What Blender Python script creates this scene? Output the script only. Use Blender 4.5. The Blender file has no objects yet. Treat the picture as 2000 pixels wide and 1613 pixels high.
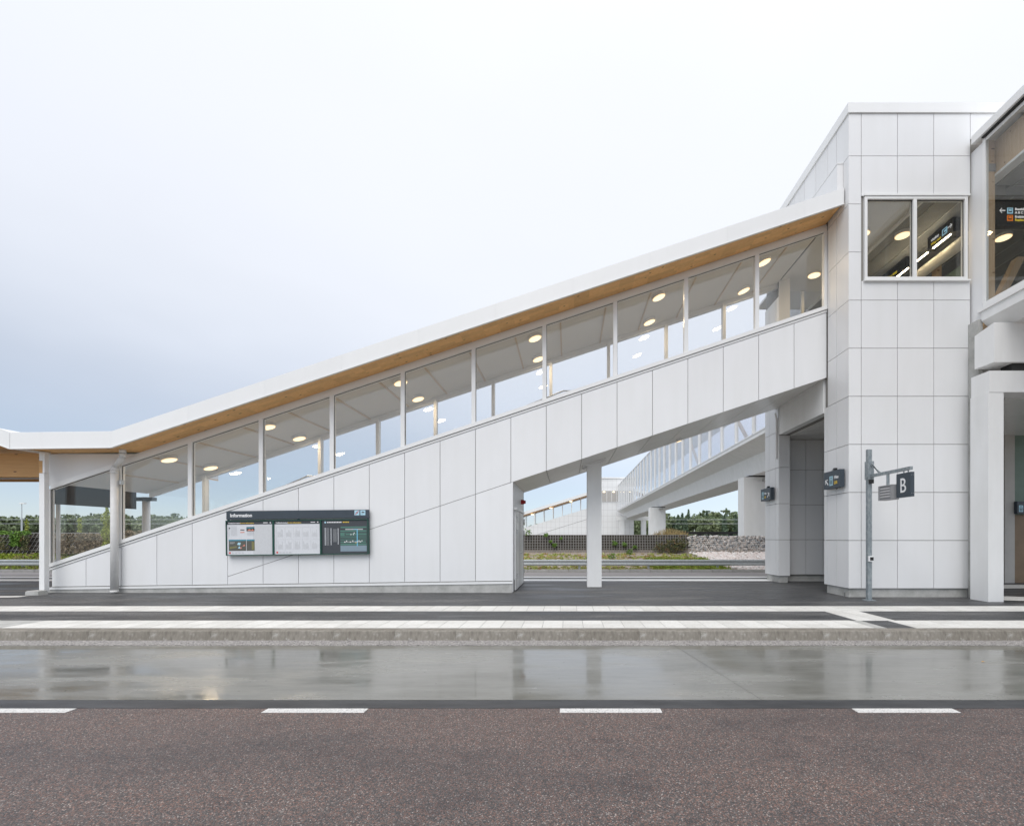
import bpy, math, random
import numpy as np
from mathutils import Matrix, Vector

# ------------------------------------------------------------------ camera, sky, sun, exposure
SC = bpy.context.scene
COL = SC.collection
EYE = 1.52
FPX = 900.0           # focal length in pixels of a 2000 px wide picture
cam_d = bpy.data.cameras.new('camera')
cam = bpy.data.objects.new('camera', cam_d)
COL.objects.link(cam)
cam.location = (0, 0, EYE)
cam.rotation_euler = (math.radians(90), 0, 0)
cam_d.sensor_fit = 'HORIZONTAL'
cam_d.sensor_width = 36.0
cam_d.lens = 36.0 * FPX / 2000.0
cam_d.shift_x = -110 / 2000.0
cam_d.shift_y = (1050 - 806.5) / 2000.0
cam_d.clip_end = 5000
SC.camera = cam

SUN_EL, SUN_AZ = 52.0, 200.0     # the sun stands behind the camera, veiled by cloud
world = bpy.data.worlds.new('World')
SC.world = world
world.use_nodes = True
nt = world.node_tree
nt.nodes.clear()
def wn(t, **k):
    n = nt.nodes.new(t)
    for a, b in k.items(): setattr(n, a, b)
    return n
out = wn('ShaderNodeOutputWorld')
sky = wn('ShaderNodeTexSky', sky_type='NISHITA', sun_disc=False)
sky.sun_elevation = math.radians(SUN_EL)
sky.sun_rotation = math.radians(SUN_AZ)
sky.air_density = 0.8; sky.dust_density = 0.2; sky.ozone_density = 3.0
bg1 = wn('ShaderNodeBackground'); bg1.inputs['Strength'].default_value = 0.05
nt.links.new(sky.outputs[0], bg1.inputs['Color'])
tc = wn('ShaderNodeTexCoord')
sep = wn('ShaderNodeSeparateXYZ'); nt.links.new(tc.outputs['Generated'], sep.inputs[0])
mp = wn('ShaderNodeMapping'); mp.inputs['Scale'].default_value = (1, 1, 2.2)
nt.links.new(tc.outputs['Generated'], mp.inputs[0])
noi = wn('ShaderNodeTexNoise'); noi.inputs['Scale'].default_value = 1.6; noi.inputs['Detail'].default_value = 4
nt.links.new(mp.outputs[0], noi.inputs['Vector'])
m1 = wn('ShaderNodeMath', operation='MULTIPLY_ADD')
nt.links.new(noi.outputs['Fac'], m1.inputs[0]); m1.inputs[1].default_value = 0.22; m1.inputs[2].default_value = -0.11
m2 = wn('ShaderNodeMath', operation='ADD'); nt.links.new(sep.outputs['Z'], m2.inputs[0]); nt.links.new(m1.outputs[0], m2.inputs[1])
m3 = wn('ShaderNodeMath', operation='MULTIPLY_ADD'); nt.links.new(sep.outputs['X'], m3.inputs[0]); m3.inputs[1].default_value = 0.14
nt.links.new(m2.outputs[0], m3.inputs[2])
rmp = wn('ShaderNodeValToRGB')
rmp.color_ramp.interpolation = 'B_SPLINE'
rmp.color_ramp.elements[0].position = 0.0; rmp.color_ramp.elements[0].color = (0.315, 0.345, 0.385, 1)
rmp.color_ramp.elements[1].position = 1.0; rmp.color_ramp.elements[1].color = (1.32, 1.32, 1.34, 1)
for p, c in ((0.13, (0.455, 0.465, 0.475, 1)), (0.25, (0.65, 0.655, 0.66, 1)), (0.38, (0.79, 0.79, 0.79, 1)), (0.58, (0.855, 0.855, 0.86, 1)), (0.78, (0.90, 0.90, 0.905, 1))):
    e = rmp.color_ramp.elements.new(p); e.color = c
nt.links.new(m3.outputs[0], rmp.inputs[0])
bg2 = wn('ShaderNodeBackground'); bg2.inputs['Strength'].default_value = 0.86
nt.links.new(rmp.outputs[0], bg2.inputs['Color'])
add = wn('ShaderNodeAddShader')
nt.links.new(bg1.outputs[0], add.inputs[0]); nt.links.new(bg2.outputs[0], add.inputs[1])
nt.links.new(add.outputs[0], out.inputs[0])

sun_d = bpy.data.lights.new('sun', 'SUN')
sun_d.energy = 1.5
sun_d.angle = math.radians(45)
sun_d.color = (1.0, 0.97, 0.93)
sun = bpy.data.objects.new('sun', sun_d); COL.objects.link(sun)
_a, _e = math.radians(SUN_AZ), math.radians(SUN_EL)
_dir = Vector((math.sin(_a) * math.cos(_e), math.cos(_a) * math.cos(_e), math.sin(_e)))
sun.rotation_euler = _dir.to_track_quat('Z', 'Y').to_euler()
sun.location = (0, -20, 30)

SC.view_settings.view_transform = 'Standard'
SC.view_settings.look = 'None'
SC.view_settings.exposure = 0.28
SC.view_settings.gamma = 1.0
SC.view_settings.use_curve_mapping = False
SC.cycles.max_bounces = 10
SC.cycles.transparent_max_bounces = 24
SC.cycles.glossy_bounces = 5
SC.cycles.caustics_reflective = True
SC.cycles.caustics_refractive = False
SC.cycles.sample_clamp_indirect = 4.0
SC.cycles.use_denoising = True

RNG = np.random.default_rng(7)
random.seed(7)

# ------------------------------------------------------------------ helpers: materials
def srgb(r, g, b):
    f = lambda c: ((c / 255) / 12.92) if c / 255 <= 0.04045 else (((c / 255) + 0.055) / 1.055) ** 2.4
    return (f(r), f(g), f(b), 1)

class NT:
    def __init__(s, name):
        s.m = bpy.data.materials.new(name); s.m.use_nodes = True
        s.t = s.m.node_tree; s.t.nodes.clear()
        s.o = s.n('ShaderNodeOutputMaterial')
    def n(s, t, **k):
        x = s.t.nodes.new(t)
        for a, b in k.items():
            if a.startswith('i_'): x.inputs[a[2:].replace('_', ' ')].default_value = b
            else: setattr(x, a, b)
        return x
    def l(s, a, b): s.t.links.new(a, b)
    def coord(s, scale=(1, 1, 1), rot=(0, 0, 0), src='Object'):
        c = s.n('ShaderNodeTexCoord'); m = s.n('ShaderNodeMapping')
        m.inputs['Scale'].default_value = scale; m.inputs['Rotation'].default_value = rot
        s.l(c.outputs[src], m.inputs[0]); return m.outputs[0]
    def noise(s, vec, scale, detail=4, rough=0.55):
        x = s.n('ShaderNodeTexNoise'); x.inputs['Scale'].default_value = scale
        x.inputs['Detail'].default_value = detail; x.inputs['Roughness'].default_value = rough
        s.l(vec, x.inputs['Vector']); return x
    def ramp(s, fac, stops, interp='LINEAR'):
        r = s.n('ShaderNodeValToRGB'); e = r.color_ramp.elements; r.color_ramp.interpolation = interp
        e[0].position, e[0].color = stops[0]; e[1].position, e[1].color = stops[-1]
        for p, c in stops[1:-1]: x = e.new(p); x.color = c
        s.l(fac, r.inputs[0]); return r.outputs[0]
    def mix(s, fac, a, b, mode='MIX'):
        x = s.n('ShaderNodeMix', data_type='RGBA', blend_type=mode)
        for sock, v in ((x.inputs[0], fac), (x.inputs[6], a), (x.inputs[7], b)):
            if hasattr(v, 'is_linked'): s.l(v, sock)
            else: sock.default_value = v
        return x.outputs[2]
    def math(s, op, a, b=0.0):
        x = s.n('ShaderNodeMath', operation=op)
        for sock, v in ((x.inputs[0], a), (x.inputs[1], b)):
            if hasattr(v, 'is_linked'): s.l(v, sock)
            else: sock.default_value = v
        return x.outputs[0]
    def bsdf(s, color, rough=0.5, bump=None, bstr=0.2, bdist=0.01, spec=0.5, metal=0.0, coat=0.0, coat_rough=0.1, coat_ior=1.33):
        p = s.n('ShaderNodeBsdfPrincipled')
        for sock, v in ((p.inputs['Base Color'], color), (p.inputs['Roughness'], rough), (p.inputs['Coat Weight'], coat), (p.inputs['Coat Roughness'], coat_rough)):
            if hasattr(v, 'is_linked'): s.l(v, sock)
            else: sock.default_value = v
        p.inputs['Specular IOR Level'].default_value = spec
        p.inputs['Metallic'].default_value = metal
        p.inputs['Coat IOR'].default_value = coat_ior
        if bump is not None:
            b = s.n('ShaderNodeBump'); b.inputs['Strength'].default_value = bstr; b.inputs['Distance'].default_value = bdist
            s.l(bump, b.inputs['Height']); s.l(b.outputs[0], p.inputs['Normal'])
        s.l(p.outputs[0], s.o.inputs[0]); return s.m

def c4(a, k=1.0): return (a[0] * k, a[1] * k, a[2] * k, 1)

def mat_plain(name, col, rough=0.5, var=0.06, scale=3.0, metal=0.0, spec=0.5, bump=0.0, bscale=60):
    m = NT(name); v = m.coord()
    n = m.noise(v, scale, 5)
    base = m.ramp(n.outputs['Fac'], [(0.3, c4(col, 1 - var)), (0.7, c4(col, 1 + var))])
    b = m.noise(v, bscale, 3).outputs['Fac'] if bump else None
    return m.bsdf(base, rough, b, bump, 0.004, spec, metal)

MAT = {}
def make_materials():
    # white cladding: enamel sheet, tiny tone differences from sheet to sheet, faint streaks of dirt
    def white(name, col, streak=0.05, rough=0.38):
        m = NT(name)
        oi = m.n('ShaderNodeObjectInfo')
        n = m.noise(m.coord((1.2, 1.2, 0.5)), 1.3, 5)
        d = m.noise(m.coord((3, 3, 0.25)), 1.2, 3)
        tint = m.ramp(oi.outputs['Random'], [(0, c4(col, 0.975)), (1, c4(col, 1.01))])
        dirt = m.ramp(n.outputs['Fac'], [(0.35, (1 - streak * .5, 1 - streak * .5, 1 - streak * .6, 1)), (0.65, (1, 1, 1, 1))])
        st = m.ramp(d.outputs['Fac'], [(0.25, (1 - streak * .4, 1 - streak * .4, 1 - streak * .5, 1)), (0.6, (1, 1, 1, 1))])
        c = m.mix(1.0, m.mix(1.0, tint, dirt, 'MULTIPLY'), st, 'MULTIPLY')
        return m.bsdf(c, rough, m.noise(m.coord((0.6, 0.6, 0.6)), 2.0, 2).outputs['Fac'], 0.02, 0.02)
    MAT['panel'] = white('white_cladding', (0.80, 0.80, 0.80))
    MAT['trim'] = white('white_trim', (0.82, 0.82, 0.81), 0.03, 0.33)
    MAT['soffit_panel'] = white('pale_soffit_sheet', (0.84, 0.83, 0.80), 0.06, 0.22)
    MAT['paint_concrete'] = (lambda m: m.bsdf(
        m.mix(1.0, m.ramp(m.noise(m.coord((1, 1, 0.4)), 2.2, 6).outputs['Fac'], [(0.3, (0.77, 0.77, 0.755, 1)), (0.7, (0.83, 0.83, 0.82, 1))]),
              m.ramp(m.noise(m.coord((5, 5, 0.3)), 1.0, 3).outputs['Fac'], [(0.3, (0.97, 0.97, 0.965, 1)), (0.6, (1, 1, 1, 1))]), 'MULTIPLY'),
        0.7, m.noise(m.coord((18, 18, 0.5)), 1.5, 4).outputs['Fac'], 0.18, 0.01))(NT('painted_concrete'))
    m = NT('raw_concrete'); v = m.coord()
    n = m.noise(v, 3.2, 7, 0.65); f = m.noise(v, 55, 3)
    MAT['concrete'] = m.bsdf(m.mix(0.25, m.ramp(n.outputs['Fac'], [(0.28, (0.32, 0.32, 0.295, 1)), (0.5, (0.46, 0.455, 0.43, 1)), (0.75, (0.60, 0.59, 0.565, 1))]),
                                   m.ramp(f.outputs['Fac'], [(0.3, (0.25, 0.25, 0.24, 1)), (0.7, (0.45, 0.45, 0.43, 1))])), 0.85, f.outputs['Fac'], 0.3, 0.004)
    MAT['joint'] = mat_plain('joint_backing', (0.25, 0.24, 0.22), 0.8)
    MAT['dark_gap'] = mat_plain('dark_gap', (0.03, 0.03, 0.03), 0.8)
    # pine soffit
    def wood(name, a, b, c, along=(0.5, 11, 11), boards=True, rot=(0, 0, 0), knots=True):
        m = NT(name); v = m.coord(along, rot)
        g = m.noise(v, 3.0, 7, 0.65)
        col = m.ramp(g.outputs['Fac'], [(0.25, c4(a)), (0.5, c4(b)), (0.75, c4(c))])
        if boards:
            vb = m.coord((0.35, 7.5, 7.5), rot)
            sn = m.n('ShaderNodeVectorMath', operation='FLOOR'); m.l(vb, sn.inputs[0])
            wnz = m.n('ShaderNodeTexWhiteNoise', noise_dimensions='3D'); m.l(sn.outputs[0], wnz.inputs['Vector'])
            col = m.mix(1.0, col, m.ramp(wnz.outputs['Value'], [(0, (0.86, 0.85, 0.83, 1)), (1, (1.08, 1.07, 1.04, 1))]), 'MULTIPLY')
        if knots:
            k = m.n('ShaderNodeTexVoronoi', feature='F1'); k.inputs['Scale'].default_value = 1.0
            m.l(m.coord((3.2, 8.5, 8.5), rot), k.inputs['Vector'])
            sel = m.n('ShaderNodeSeparateColor'); m.l(k.outputs['Color'], sel.inputs[0])
            kk = m.ramp(k.outputs['Distance'], [(0.09, (1, 1, 1, 1)), (0.20, (0, 0, 0, 1))])
            pick = m.math('GREATER_THAN', sel.outputs[0], 0.62)
            col = m.mix(m.math('MULTIPLY', kk, pick), col, (0.13, 0.055, 0.02, 1))
        return m.bsdf(col, 0.55, g.outputs['Fac'], 0.08, 0.004)
    MAT['pine'] = wood('pine_boards', (0.72, 0.40, 0.155), (0.83, 0.49, 0.205), (0.90, 0.57, 0.265))
    MAT['glulam'] = wood('glulam', (0.50, 0.34, 0.20), (0.58, 0.42, 0.27), (0.66, 0.50, 0.34), (9, 9, 0.5), False)
    MAT['glulam_h'] = wood('glulam_beam', (0.46, 0.25, 0.09), (0.55, 0.31, 0.12), (0.62, 0.37, 0.15), (0.5, 9, 9), False)
    m = NT('wood_wool_ceiling'); v = m.coord((2.5, 14, 14))
    n = m.noise(v, 9, 5, 0.7)
    MAT['ceiling'] = m.bsdf(m.ramp(n.outputs['Fac'], [(0.3, (0.66, 0.66, 0.645, 1)), (0.7, (0.80, 0.80, 0.785, 1))]), 0.85, n.outputs['Fac'], 0.3, 0.004)
    MAT['unlit_ceiling'] = mat_plain('unlit_ceiling_grey', (0.30, 0.30, 0.285), 0.7, 0.08)  # darker grey stands in for daylight not reaching these surfaces
    MAT['batten'] = mat_plain('pale_batten', (0.64, 0.56, 0.48), 0.7, 0.06)
    MAT['bright_paint'] = mat_plain('bright_road_paint', (0.90, 0.90, 0.88), 0.6, 0.03)
    MAT['cream'] = mat_plain('cream_duct', (0.72, 0.68, 0.58), 0.35, 0.05)
    MAT['floor'] = mat_plain('stair_floor', (0.58, 0.57, 0.55), 0.6)
    # glass: thin clear sheet, mirror by Fresnel
    def glass(name, tint, ior=1.45, rough=0.0):
        m = NT(name)
        fr = m.n('ShaderNodeFresnel'); ge = m.n('ShaderNodeNewGeometry')      # same mirror strength from both faces
        m.l(m.math('ADD', m.math('MULTIPLY', ge.outputs['Backfacing'], 1 / ior - ior), ior), fr.inputs['IOR'])
        tr = m.n('ShaderNodeBsdfTransparent'); tr.inputs[0].default_value = tint
        gl = m.n('ShaderNodeBsdfGlossy', i_Roughness=rough); gl.inputs[0].default_value = (0.95, 0.97, 0.97, 1)
        mx = m.n('ShaderNodeMixShader'); m.l(fr.outputs[0], mx.inputs[0]); m.l(tr.outputs[0], mx.inputs[1]); m.l(gl.outputs[0], mx.inputs[2])
        m.l(mx.outputs[0], m.o.inputs[0]); return m.m
    MAT['glass'] = glass('clear_glass', (0.968, 0.972, 0.974, 1))
    MAT['glass_grey'] = glass('tinted_glass', (0.93, 0.937, 0.93, 1), 1.45)
    MAT['glass_pale'] = glass('bridge_glass', (0.95, 0.95, 0.965, 1), 1.5)
    # asphalt of the platform: dark, damp patches
    m = NT('platform_asphalt'); v = m.coord()
    big = m.noise(m.coord((0.25, 1.1, 1)), 1.1, 5, 0.6); fine = m.n('ShaderNodeTexVoronoi'); fine.inputs['Scale'].default_value = 95
    m.l(v, fine.inputs['Vector'])
    sp = m.n('ShaderNodeSeparateColor'); m.l(fine.outputs['Color'], sp.inputs[0])
    base = m.ramp(big.outputs['Fac'], [(0.36, (0.034, 0.035, 0.037, 1)), (0.50, (0.062, 0.063, 0.064, 1)), (0.62, (0.13, 0.129, 0.127, 1))])
    spk = m.ramp(sp.outputs[0], [(0.0, (0.72, 0.72, 0.72, 1)), (0.75, (1.0, 1.0, 1.0, 1)), (0.93, (1.25, 1.25, 1.25, 1)), (0.985, (2.6, 2.5, 2.4, 1))])
    MAT['asphalt'] = m.bsdf(m.mix(1.0, base, spk, 'MULTIPLY'), m.ramp(big.outputs['Fac'], [(0.38, (0.36, 0.36, 0.36, 1)), (0.6, (0.75, 0.75, 0.75, 1))]),
                            fine.outputs['Distance'], 0.35, 0.006)
    # red-brown aggregate asphalt, near
    m = NT('red_asphalt'); v = m.coord()
    vo = m.n('ShaderNodeTexVoronoi'); vo.inputs['Scale'].default_value = 125; m.l(v, vo.inputs['Vector'])
    vs = m.n('ShaderNodeTexVoronoi'); vs.inputs['Scale'].default_value = 210; m.l(v, vs.inputs['Vector'])
    sp = m.n('ShaderNodeSeparateColor'); m.l(vo.outputs['Color'], sp.inputs[0])
    sp2 = m.n('ShaderNodeSeparateColor'); m.l(vs.outputs['Color'], sp2.inputs[0])
    cols = m.ramp(sp.outputs[0], [(0.0, (0.085, 0.077, 0.076, 1)), (0.30, (0.119, 0.102, 0.097, 1)), (0.48, (0.166, 0.142, 0.132, 1)), (0.64, (0.197, 0.122, 0.101, 1)),
                                  (0.80, (0.257, 0.156, 0.126, 1)), (0.92, (0.313, 0.260, 0.238, 1)), (0.975, (0.443, 0.397, 0.366, 1))], 'CONSTANT')
    fin = m.ramp(sp2.outputs[0], [(0, (0.62, 0.62, 0.63, 1)), (0.6, (1.0, 1.0, 1.0, 1)), (1, (1.25, 1.22, 1.2, 1))])
    c = m.mix(1.0, cols, fin, 'MULTIPLY')
    edge = m.ramp(vo.outputs['Distance'], [(0.25, (1.10, 1.09, 1.08, 1)), (0.75, (0.55, 0.55, 0.55, 1))])
    c = m.mix(0.8, c, m.mix(1.0, c, edge, 'MULTIPLY'))
    big = m.noise(m.coord((0.22, 0.8, 1)), 1.1, 6, 0.6)
    wear = m.ramp(big.outputs['Fac'], [(0.34, (0.66, 0.685, 0.72, 1)), (0.5, (1.0, 1.0, 1.0, 1)), (0.68, (1.16, 1.12, 1.08, 1))])
    spot = m.ramp(m.noise(m.coord((1.3, 2.0, 1)), 2.3, 3).outputs['Fac'], [(0.30, (0.80, 0.80, 0.82, 1)), (0.42, (1, 1, 1, 1))])
    c = m.mix(1.0, c, spot, 'MULTIPLY')
    MAT['red_asphalt'] = m.bsdf(m.mix(1.0, c, wear, 'MULTIPLY'), m.ramp(big.outputs['Fac'], [(0.35, (0.44, 0.44, 0.44, 1)), (0.6, (0.66, 0.66, 0.66, 1))]), m.math('SUBTRACT', 1.0, vo.outputs['Distance']), 0.8, 0.006)
    MAT['tar'] = (lambda m: m.bsdf(m.ramp(m.noise(m.coord((0.6, 3, 1)), 3, 5).outputs['Fac'], [(0.3, (0.022, 0.023, 0.026, 1)), (0.7, (0.060, 0.062, 0.066, 1))]), 0.5,
                                   m.noise(m.coord(), 120, 2).outputs['Fac'], 0.3, 0.004))(NT('fresh_asphalt_seam'))
    # wet concrete bus lane
    m = NT('wet_concrete'); v = m.coord((0.35, 1.3, 1))
    n = m.noise(v, 1.6, 7, 0.6); s2 = m.noise(m.coord((1.0, 6, 1)), 2.0, 6, 0.75); g = m.noise(m.coord(), 160, 2)
    base = m.ramp(n.outputs['Fac'], [(0.30, (0.125, 0.122, 0.100, 1)), (0.5, (0.185, 0.183, 0.160, 1)), (0.70, (0.245, 0.243, 0.222, 1))])
    base = m.mix(1.0, base, m.ramp(s2.outputs['Fac'], [(0.35, (0.90, 0.90, 0.90, 1)), (0.7, (1.06, 1.06, 1.06, 1))]), 'MULTIPLY')
    vv = m.n('ShaderNodeTexVoronoi'); vv.inputs['Scale'].default_value = 5; m.l(m.coord(), vv.inputs['Vector'])
    pit = m.ramp(vv.outputs['Distance'], [(0.05, (1, 1, 1, 1)), (0.075, (0, 0, 0, 1))])
    base = m.mix(m.math('MULTIPLY', pit, 0.75), base, (0.06, 0.055, 0.045, 1))
    wet = m.ramp(n.outputs['Fac'], [(0.36, (0.05, 0.05, 0.05, 1)), (0.50, (0.14, 0.14, 0.14, 1)), (0.62, (0.30, 0.30, 0.30, 1))])
    bm = m.math('ADD', m.math('MULTIPLY', s2.outputs['Fac'], 0.6), m.math('MULTIPLY', g.outputs['Fac'], 0.15))
    MAT['wet_concrete'] = m.bsdf(base, 0.6, bm, 0.05, 0.01, 0.3, 0, 1.0, wet, 1.6)
    m = NT('gutter_grit'); v = m.coord()
    vo = m.n('ShaderNodeTexVoronoi'); vo.inputs['Scale'].default_value = 75; m.l(v, vo.inputs['Vector'])
    sp = m.n('ShaderNodeSeparateColor'); m.l(vo.outputs['Color'], sp.inputs[0])
    MAT['grit'] = m.bsdf(m.ramp(sp.outputs[0], [(0, (0.12, 0.115, 0.11, 1)), (0.5, (0.30, 0.28, 0.27, 1)), (1, (0.58, 0.55, 0.52, 1))]), 0.8,
                         m.math('SUBTRACT', 1.0, vo.outputs['Distance']), 0.9, 0.01)
    # kerb stone, browned and lichened
    m = NT('kerb_concrete'); v = m.coord(); oi = m.n('ShaderNodeObjectInfo')
    n = m.noise(m.coord((1, 1, 0.35)), 14, 7, 0.7); pl = m.noise(v, 6, 6, 0.7)
    base = m.ramp(n.outputs['Fac'], [(0.3, (0.145, 0.13, 0.108, 1)), (0.55, (0.24, 0.22, 0.188, 1)), (0.75, (0.315, 0.293, 0.258, 1))])
    base = m.mix(m.ramp(pl.outputs['Fac'], [(0.58, (0, 0, 0, 1)), (0.68, (0.7, 0.7, 0.7, 1))]), base, (0.42, 0.41, 0.38, 1))
    base = m.mix(1.0, base, m.ramp(oi.outputs['Random'], [(0, (0.9, 0.89, 0.87, 1)), (1, (1.08, 1.08, 1.08, 1))]), 'MULTIPLY')
    MAT['kerb'] = m.bsdf(base, 0.85, n.outputs['Fac'], 0.5, 0.006)
    # white concrete pavers
    m = NT('white_paver'); v = m.coord(src='Generated'); oi = m.n('ShaderNodeObjectInfo')
    n = m.noise(m.coord((1, 1, 1)), 25, 4)
    base = m.ramp(oi.outputs['Random'], [(0, (0.63, 0.62, 0.585, 1)), (0.5, (0.69, 0.68, 0.645, 1)), (1, (0.74, 0.73, 0.695, 1))])
    base = m.mix(1.0, base, m.ramp(n.outputs['Fac'], [(0.35, (0.90, 0.89, 0.87, 1)), (0.6, (1, 1, 1, 1))]), 'MULTIPLY')
    MAT['paver'] = m.bsdf(base, 0.8, n.outputs['Fac'], 0.3, 0.003)
    m = NT('road_paint'); n = m.noise(m.coord(), 60, 5, 0.7)
    MAT['paint'] = m.bsdf(m.ramp(n.outputs['Fac'], [(0.34, (0.22, 0.21, 0.20, 1)), (0.44, (0.58, 0.57, 0.55, 1)), (0.7, (0.76, 0.75, 0.72, 1))]), 0.7, n.outputs['Fac'], 0.4, 0.003)
    m = NT('rear_asphalt'); v = m.coord(); n = m.noise(m.coord((0.3, 1.5, 1)), 1.2, 5)
    MAT['grey_road'] = m.bsdf(m.ramp(n.outputs['Fac'], [(0.3, (0.24, 0.225, 0.22, 1)), (0.7, (0.32, 0.30, 0.295, 1))]), 0.8)
    # metal
    m = NT('galvanised_steel'); n = m.noise(m.coord((1, 1, 0.6)), 16, 6, 0.7)
    MAT['galv'] = m.bsdf(m.ramp(n.outputs['Fac'], [(0.3, (0.38, 0.41, 0.425, 1)), (0.7, (0.55, 0.58, 0.59, 1))]), 0.42, metal=0.25)
    m = NT('post_steel'); n = m.noise(m.coord((1, 1, 0.5)), 22, 6, 0.7)
    MAT['post_steel'] = m.bsdf(m.ramp(n.outputs['Fac'], [(0.3, (0.19, 0.22, 0.235, 1)), (0.5, (0.28, 0.315, 0.33, 1)), (0.72, (0.42, 0.45, 0.46, 1))]), 0.45, metal=0.3)
    MAT['pipe'] = mat_plain('zinc_pipe', (0.70, 0.69, 0.67), 0.5, 0.05, 6, 0.0)
    MAT['steel'] = mat_plain('brushed_steel', (0.55, 0.55, 0.54), 0.3, 0.05, 8, 0.8)
    MAT['sign'] = mat_plain('slate_sign', (0.043, 0.057, 0.072), 0.45, 0.05)
    MAT['black_sign'] = mat_plain('black_sign', (0.018, 0.019, 0.024), 0.45, 0.05)
    MAT['green_frame'] = mat_plain('green_frame', (0.006, 0.060, 0.042), 0.4, 0.05)
    MAT['black'] = mat_plain('black_plastic', (0.015, 0.015, 0.015), 0.5, 0.05)
    MAT['dark_fascia'] = mat_plain('dark_fascia', (0.045, 0.046, 0.050), 0.6, 0.1)
    MAT['louvre'] = mat_plain('grey_louvre', (0.30, 0.30, 0.305), 0.5, 0.05)
    MAT['red'] = mat_plain('red_plastic', (0.35, 0.012, 0.015), 0.35, 0.05)
    MAT['green_wall'] = mat_plain('green_wall', (0.16, 0.22, 0.18), 0.6, 0.08)
    MAT['brown_door'] = mat_plain('brown_door', (0.22, 0.15, 0.09), 0.5, 0.12)
    MAT['warm_wall'] = mat_plain('warm_grey_wall', (0.46, 0.44, 0.41), 0.7, 0.05)
    for k, col in dict(white=(0.85, 0.85, 0.85), yellow=(0.75, 0.52, 0.06), blue=(0.42, 0.66, 0.76), cyan=(0.06, 0.33, 0.46), orange=(0.72, 0.21, 0.03), redp=(0.62, 0.10, 0.10),
                       paper=(0.66, 0.67, 0.69), paper2=(0.58, 0.59, 0.60), slate=(0.052, 0.058, 0.066), mapgreen=(0.085, 0.20, 0.16), mapblue=(0.22, 0.29, 0.34), mapline=(0.18, 0.48, 0.66),
                       ink=(0.10, 0.10, 0.11), palegrey=(0.46, 0.47, 0.48), photo=(0.10, 0.10, 0.085), olive=(0.20, 0.19, 0.08), salmon=(0.66, 0.25, 0.18), leaf=(0.55, 0.30, 0.06)).items():
        MAT[k] = mat_plain('print_' + k, col, 0.55, 0.04, 20)
    # lamps
    def emit(name, col, s):
        m = NT(name); e = m.n('ShaderNodeEmission', i_Strength=s); e.inputs[0].default_value = col
        m.l(e.outputs[0], m.o.inputs[0]); return m.m
    for k, c_ in dict(white=(0.85, 0.85, 0.85), yellow=(0.78, 0.58, 0.04), blue=(0.36, 0.62, 0.76), orange=(0.78, 0.20, 0.02)).items():
        MAT[k + '_lit'] = emit('lit_' + k, c4(c_), 0.62)
    MAT['lamp'] = emit('lamp_disc', (1.0, 0.79, 0.47, 1), 1.5)
    MAT['blade'] = mat_plain('louvre_blade', (0.46, 0.455, 0.455), 0.5, 0.05)
    MAT['lamp_rim'] = emit('lamp_rim', (1.0, 0.62, 0.28, 1), 0.85)
    MAT['tube'] = emit('light_tube', (1.0, 0.84, 0.58, 1), 22.0)
    MAT['dim_lamp'] = emit('far_lamp', (1.0, 0.80, 0.50, 1), 4.0)
    # plants, stones, soil
    def leafy(name, stops, scale=1.3, rough=0.6):
        m = NT(name); n = m.noise(m.coord(), scale, 5, 0.75); f = m.noise(m.coord(), scale * 12, 2)
        c = m.ramp(n.outputs['Fac'], stops)
        c = m.mix(1.0, c, m.ramp(f.outputs['Fac'], [(0.3, (0.65, 0.65, 0.65, 1)), (0.7, (1.3, 1.3, 1.3, 1))]), 'MULTIPLY')
        return m.bsdf(c, rough, spec=0.3)
    MAT['forest'] = leafy('hazed_forest_leaves', [(0.3, (0.12, 0.165, 0.085, 1)), (0.5, (0.18, 0.225, 0.115, 1)), (0.7, (0.25, 0.27, 0.14, 1))], 0.06)  # leaf tones lightened in place of distance haze
    MAT['spruce'] = leafy('hazed_spruce_needles', [(0.3, (0.085, 0.135, 0.085, 1)), (0.7, (0.14, 0.19, 0.115, 1))], 0.1)  # needle tones carry the distance haze too
    MAT['cover'] = leafy('ground_cover', [(0.30, (0.50, 0.22, 0.11, 1)), (0.43, (0.46, 0.32, 0.13, 1)), (0.52, (0.34, 0.42, 0.10, 1)), (0.70, (0.52, 0.50, 0.15, 1))], 2.6)
    MAT['bright_cover'] = leafy('bright_ground_cover', [(0.3, (0.30, 0.24, 0.05, 1)), (0.5, (0.24, 0.34, 0.04, 1)), (0.7, (0.40, 0.38, 0.06, 1))], 1.5)
    MAT['ivy'] = leafy('ivy_leaves', [(0.3, (0.09, 0.19, 0.03, 1)), (0.7, (0.20, 0.34, 0.06, 1))], 3)
    MAT['shrub'] = leafy('mixed_shrub', [(0.3, (0.07, 0.12, 0.05, 1)), (0.5, (0.16, 0.17, 0.08, 1)), (0.65, (0.30, 0.17, 0.09, 1))], 4.5)
    MAT['dry_hedge'] = leafy('dry_hedge', [(0.3, (0.15, 0.14, 0.085, 1)), (0.5, (0.27, 0.21, 0.14, 1)), (0.7, (0.36, 0.31, 0.20, 1))], 3.0)
    MAT['young_tree'] = leafy('yellow_green_leaves', [(0.3, (0.27, 0.34, 0.06, 1)), (0.7, (0.46, 0.50, 0.11, 1))], 3)
    MAT['straw'] = leafy('straw_grass', [(0.3, (0.32, 0.24, 0.10, 1)), (0.7, (0.46, 0.36, 0.18, 1))], 3)
    MAT['bark'] = mat_plain('bark', (0.12, 0.09, 0.06), 0.9, 0.2, 12)
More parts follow.
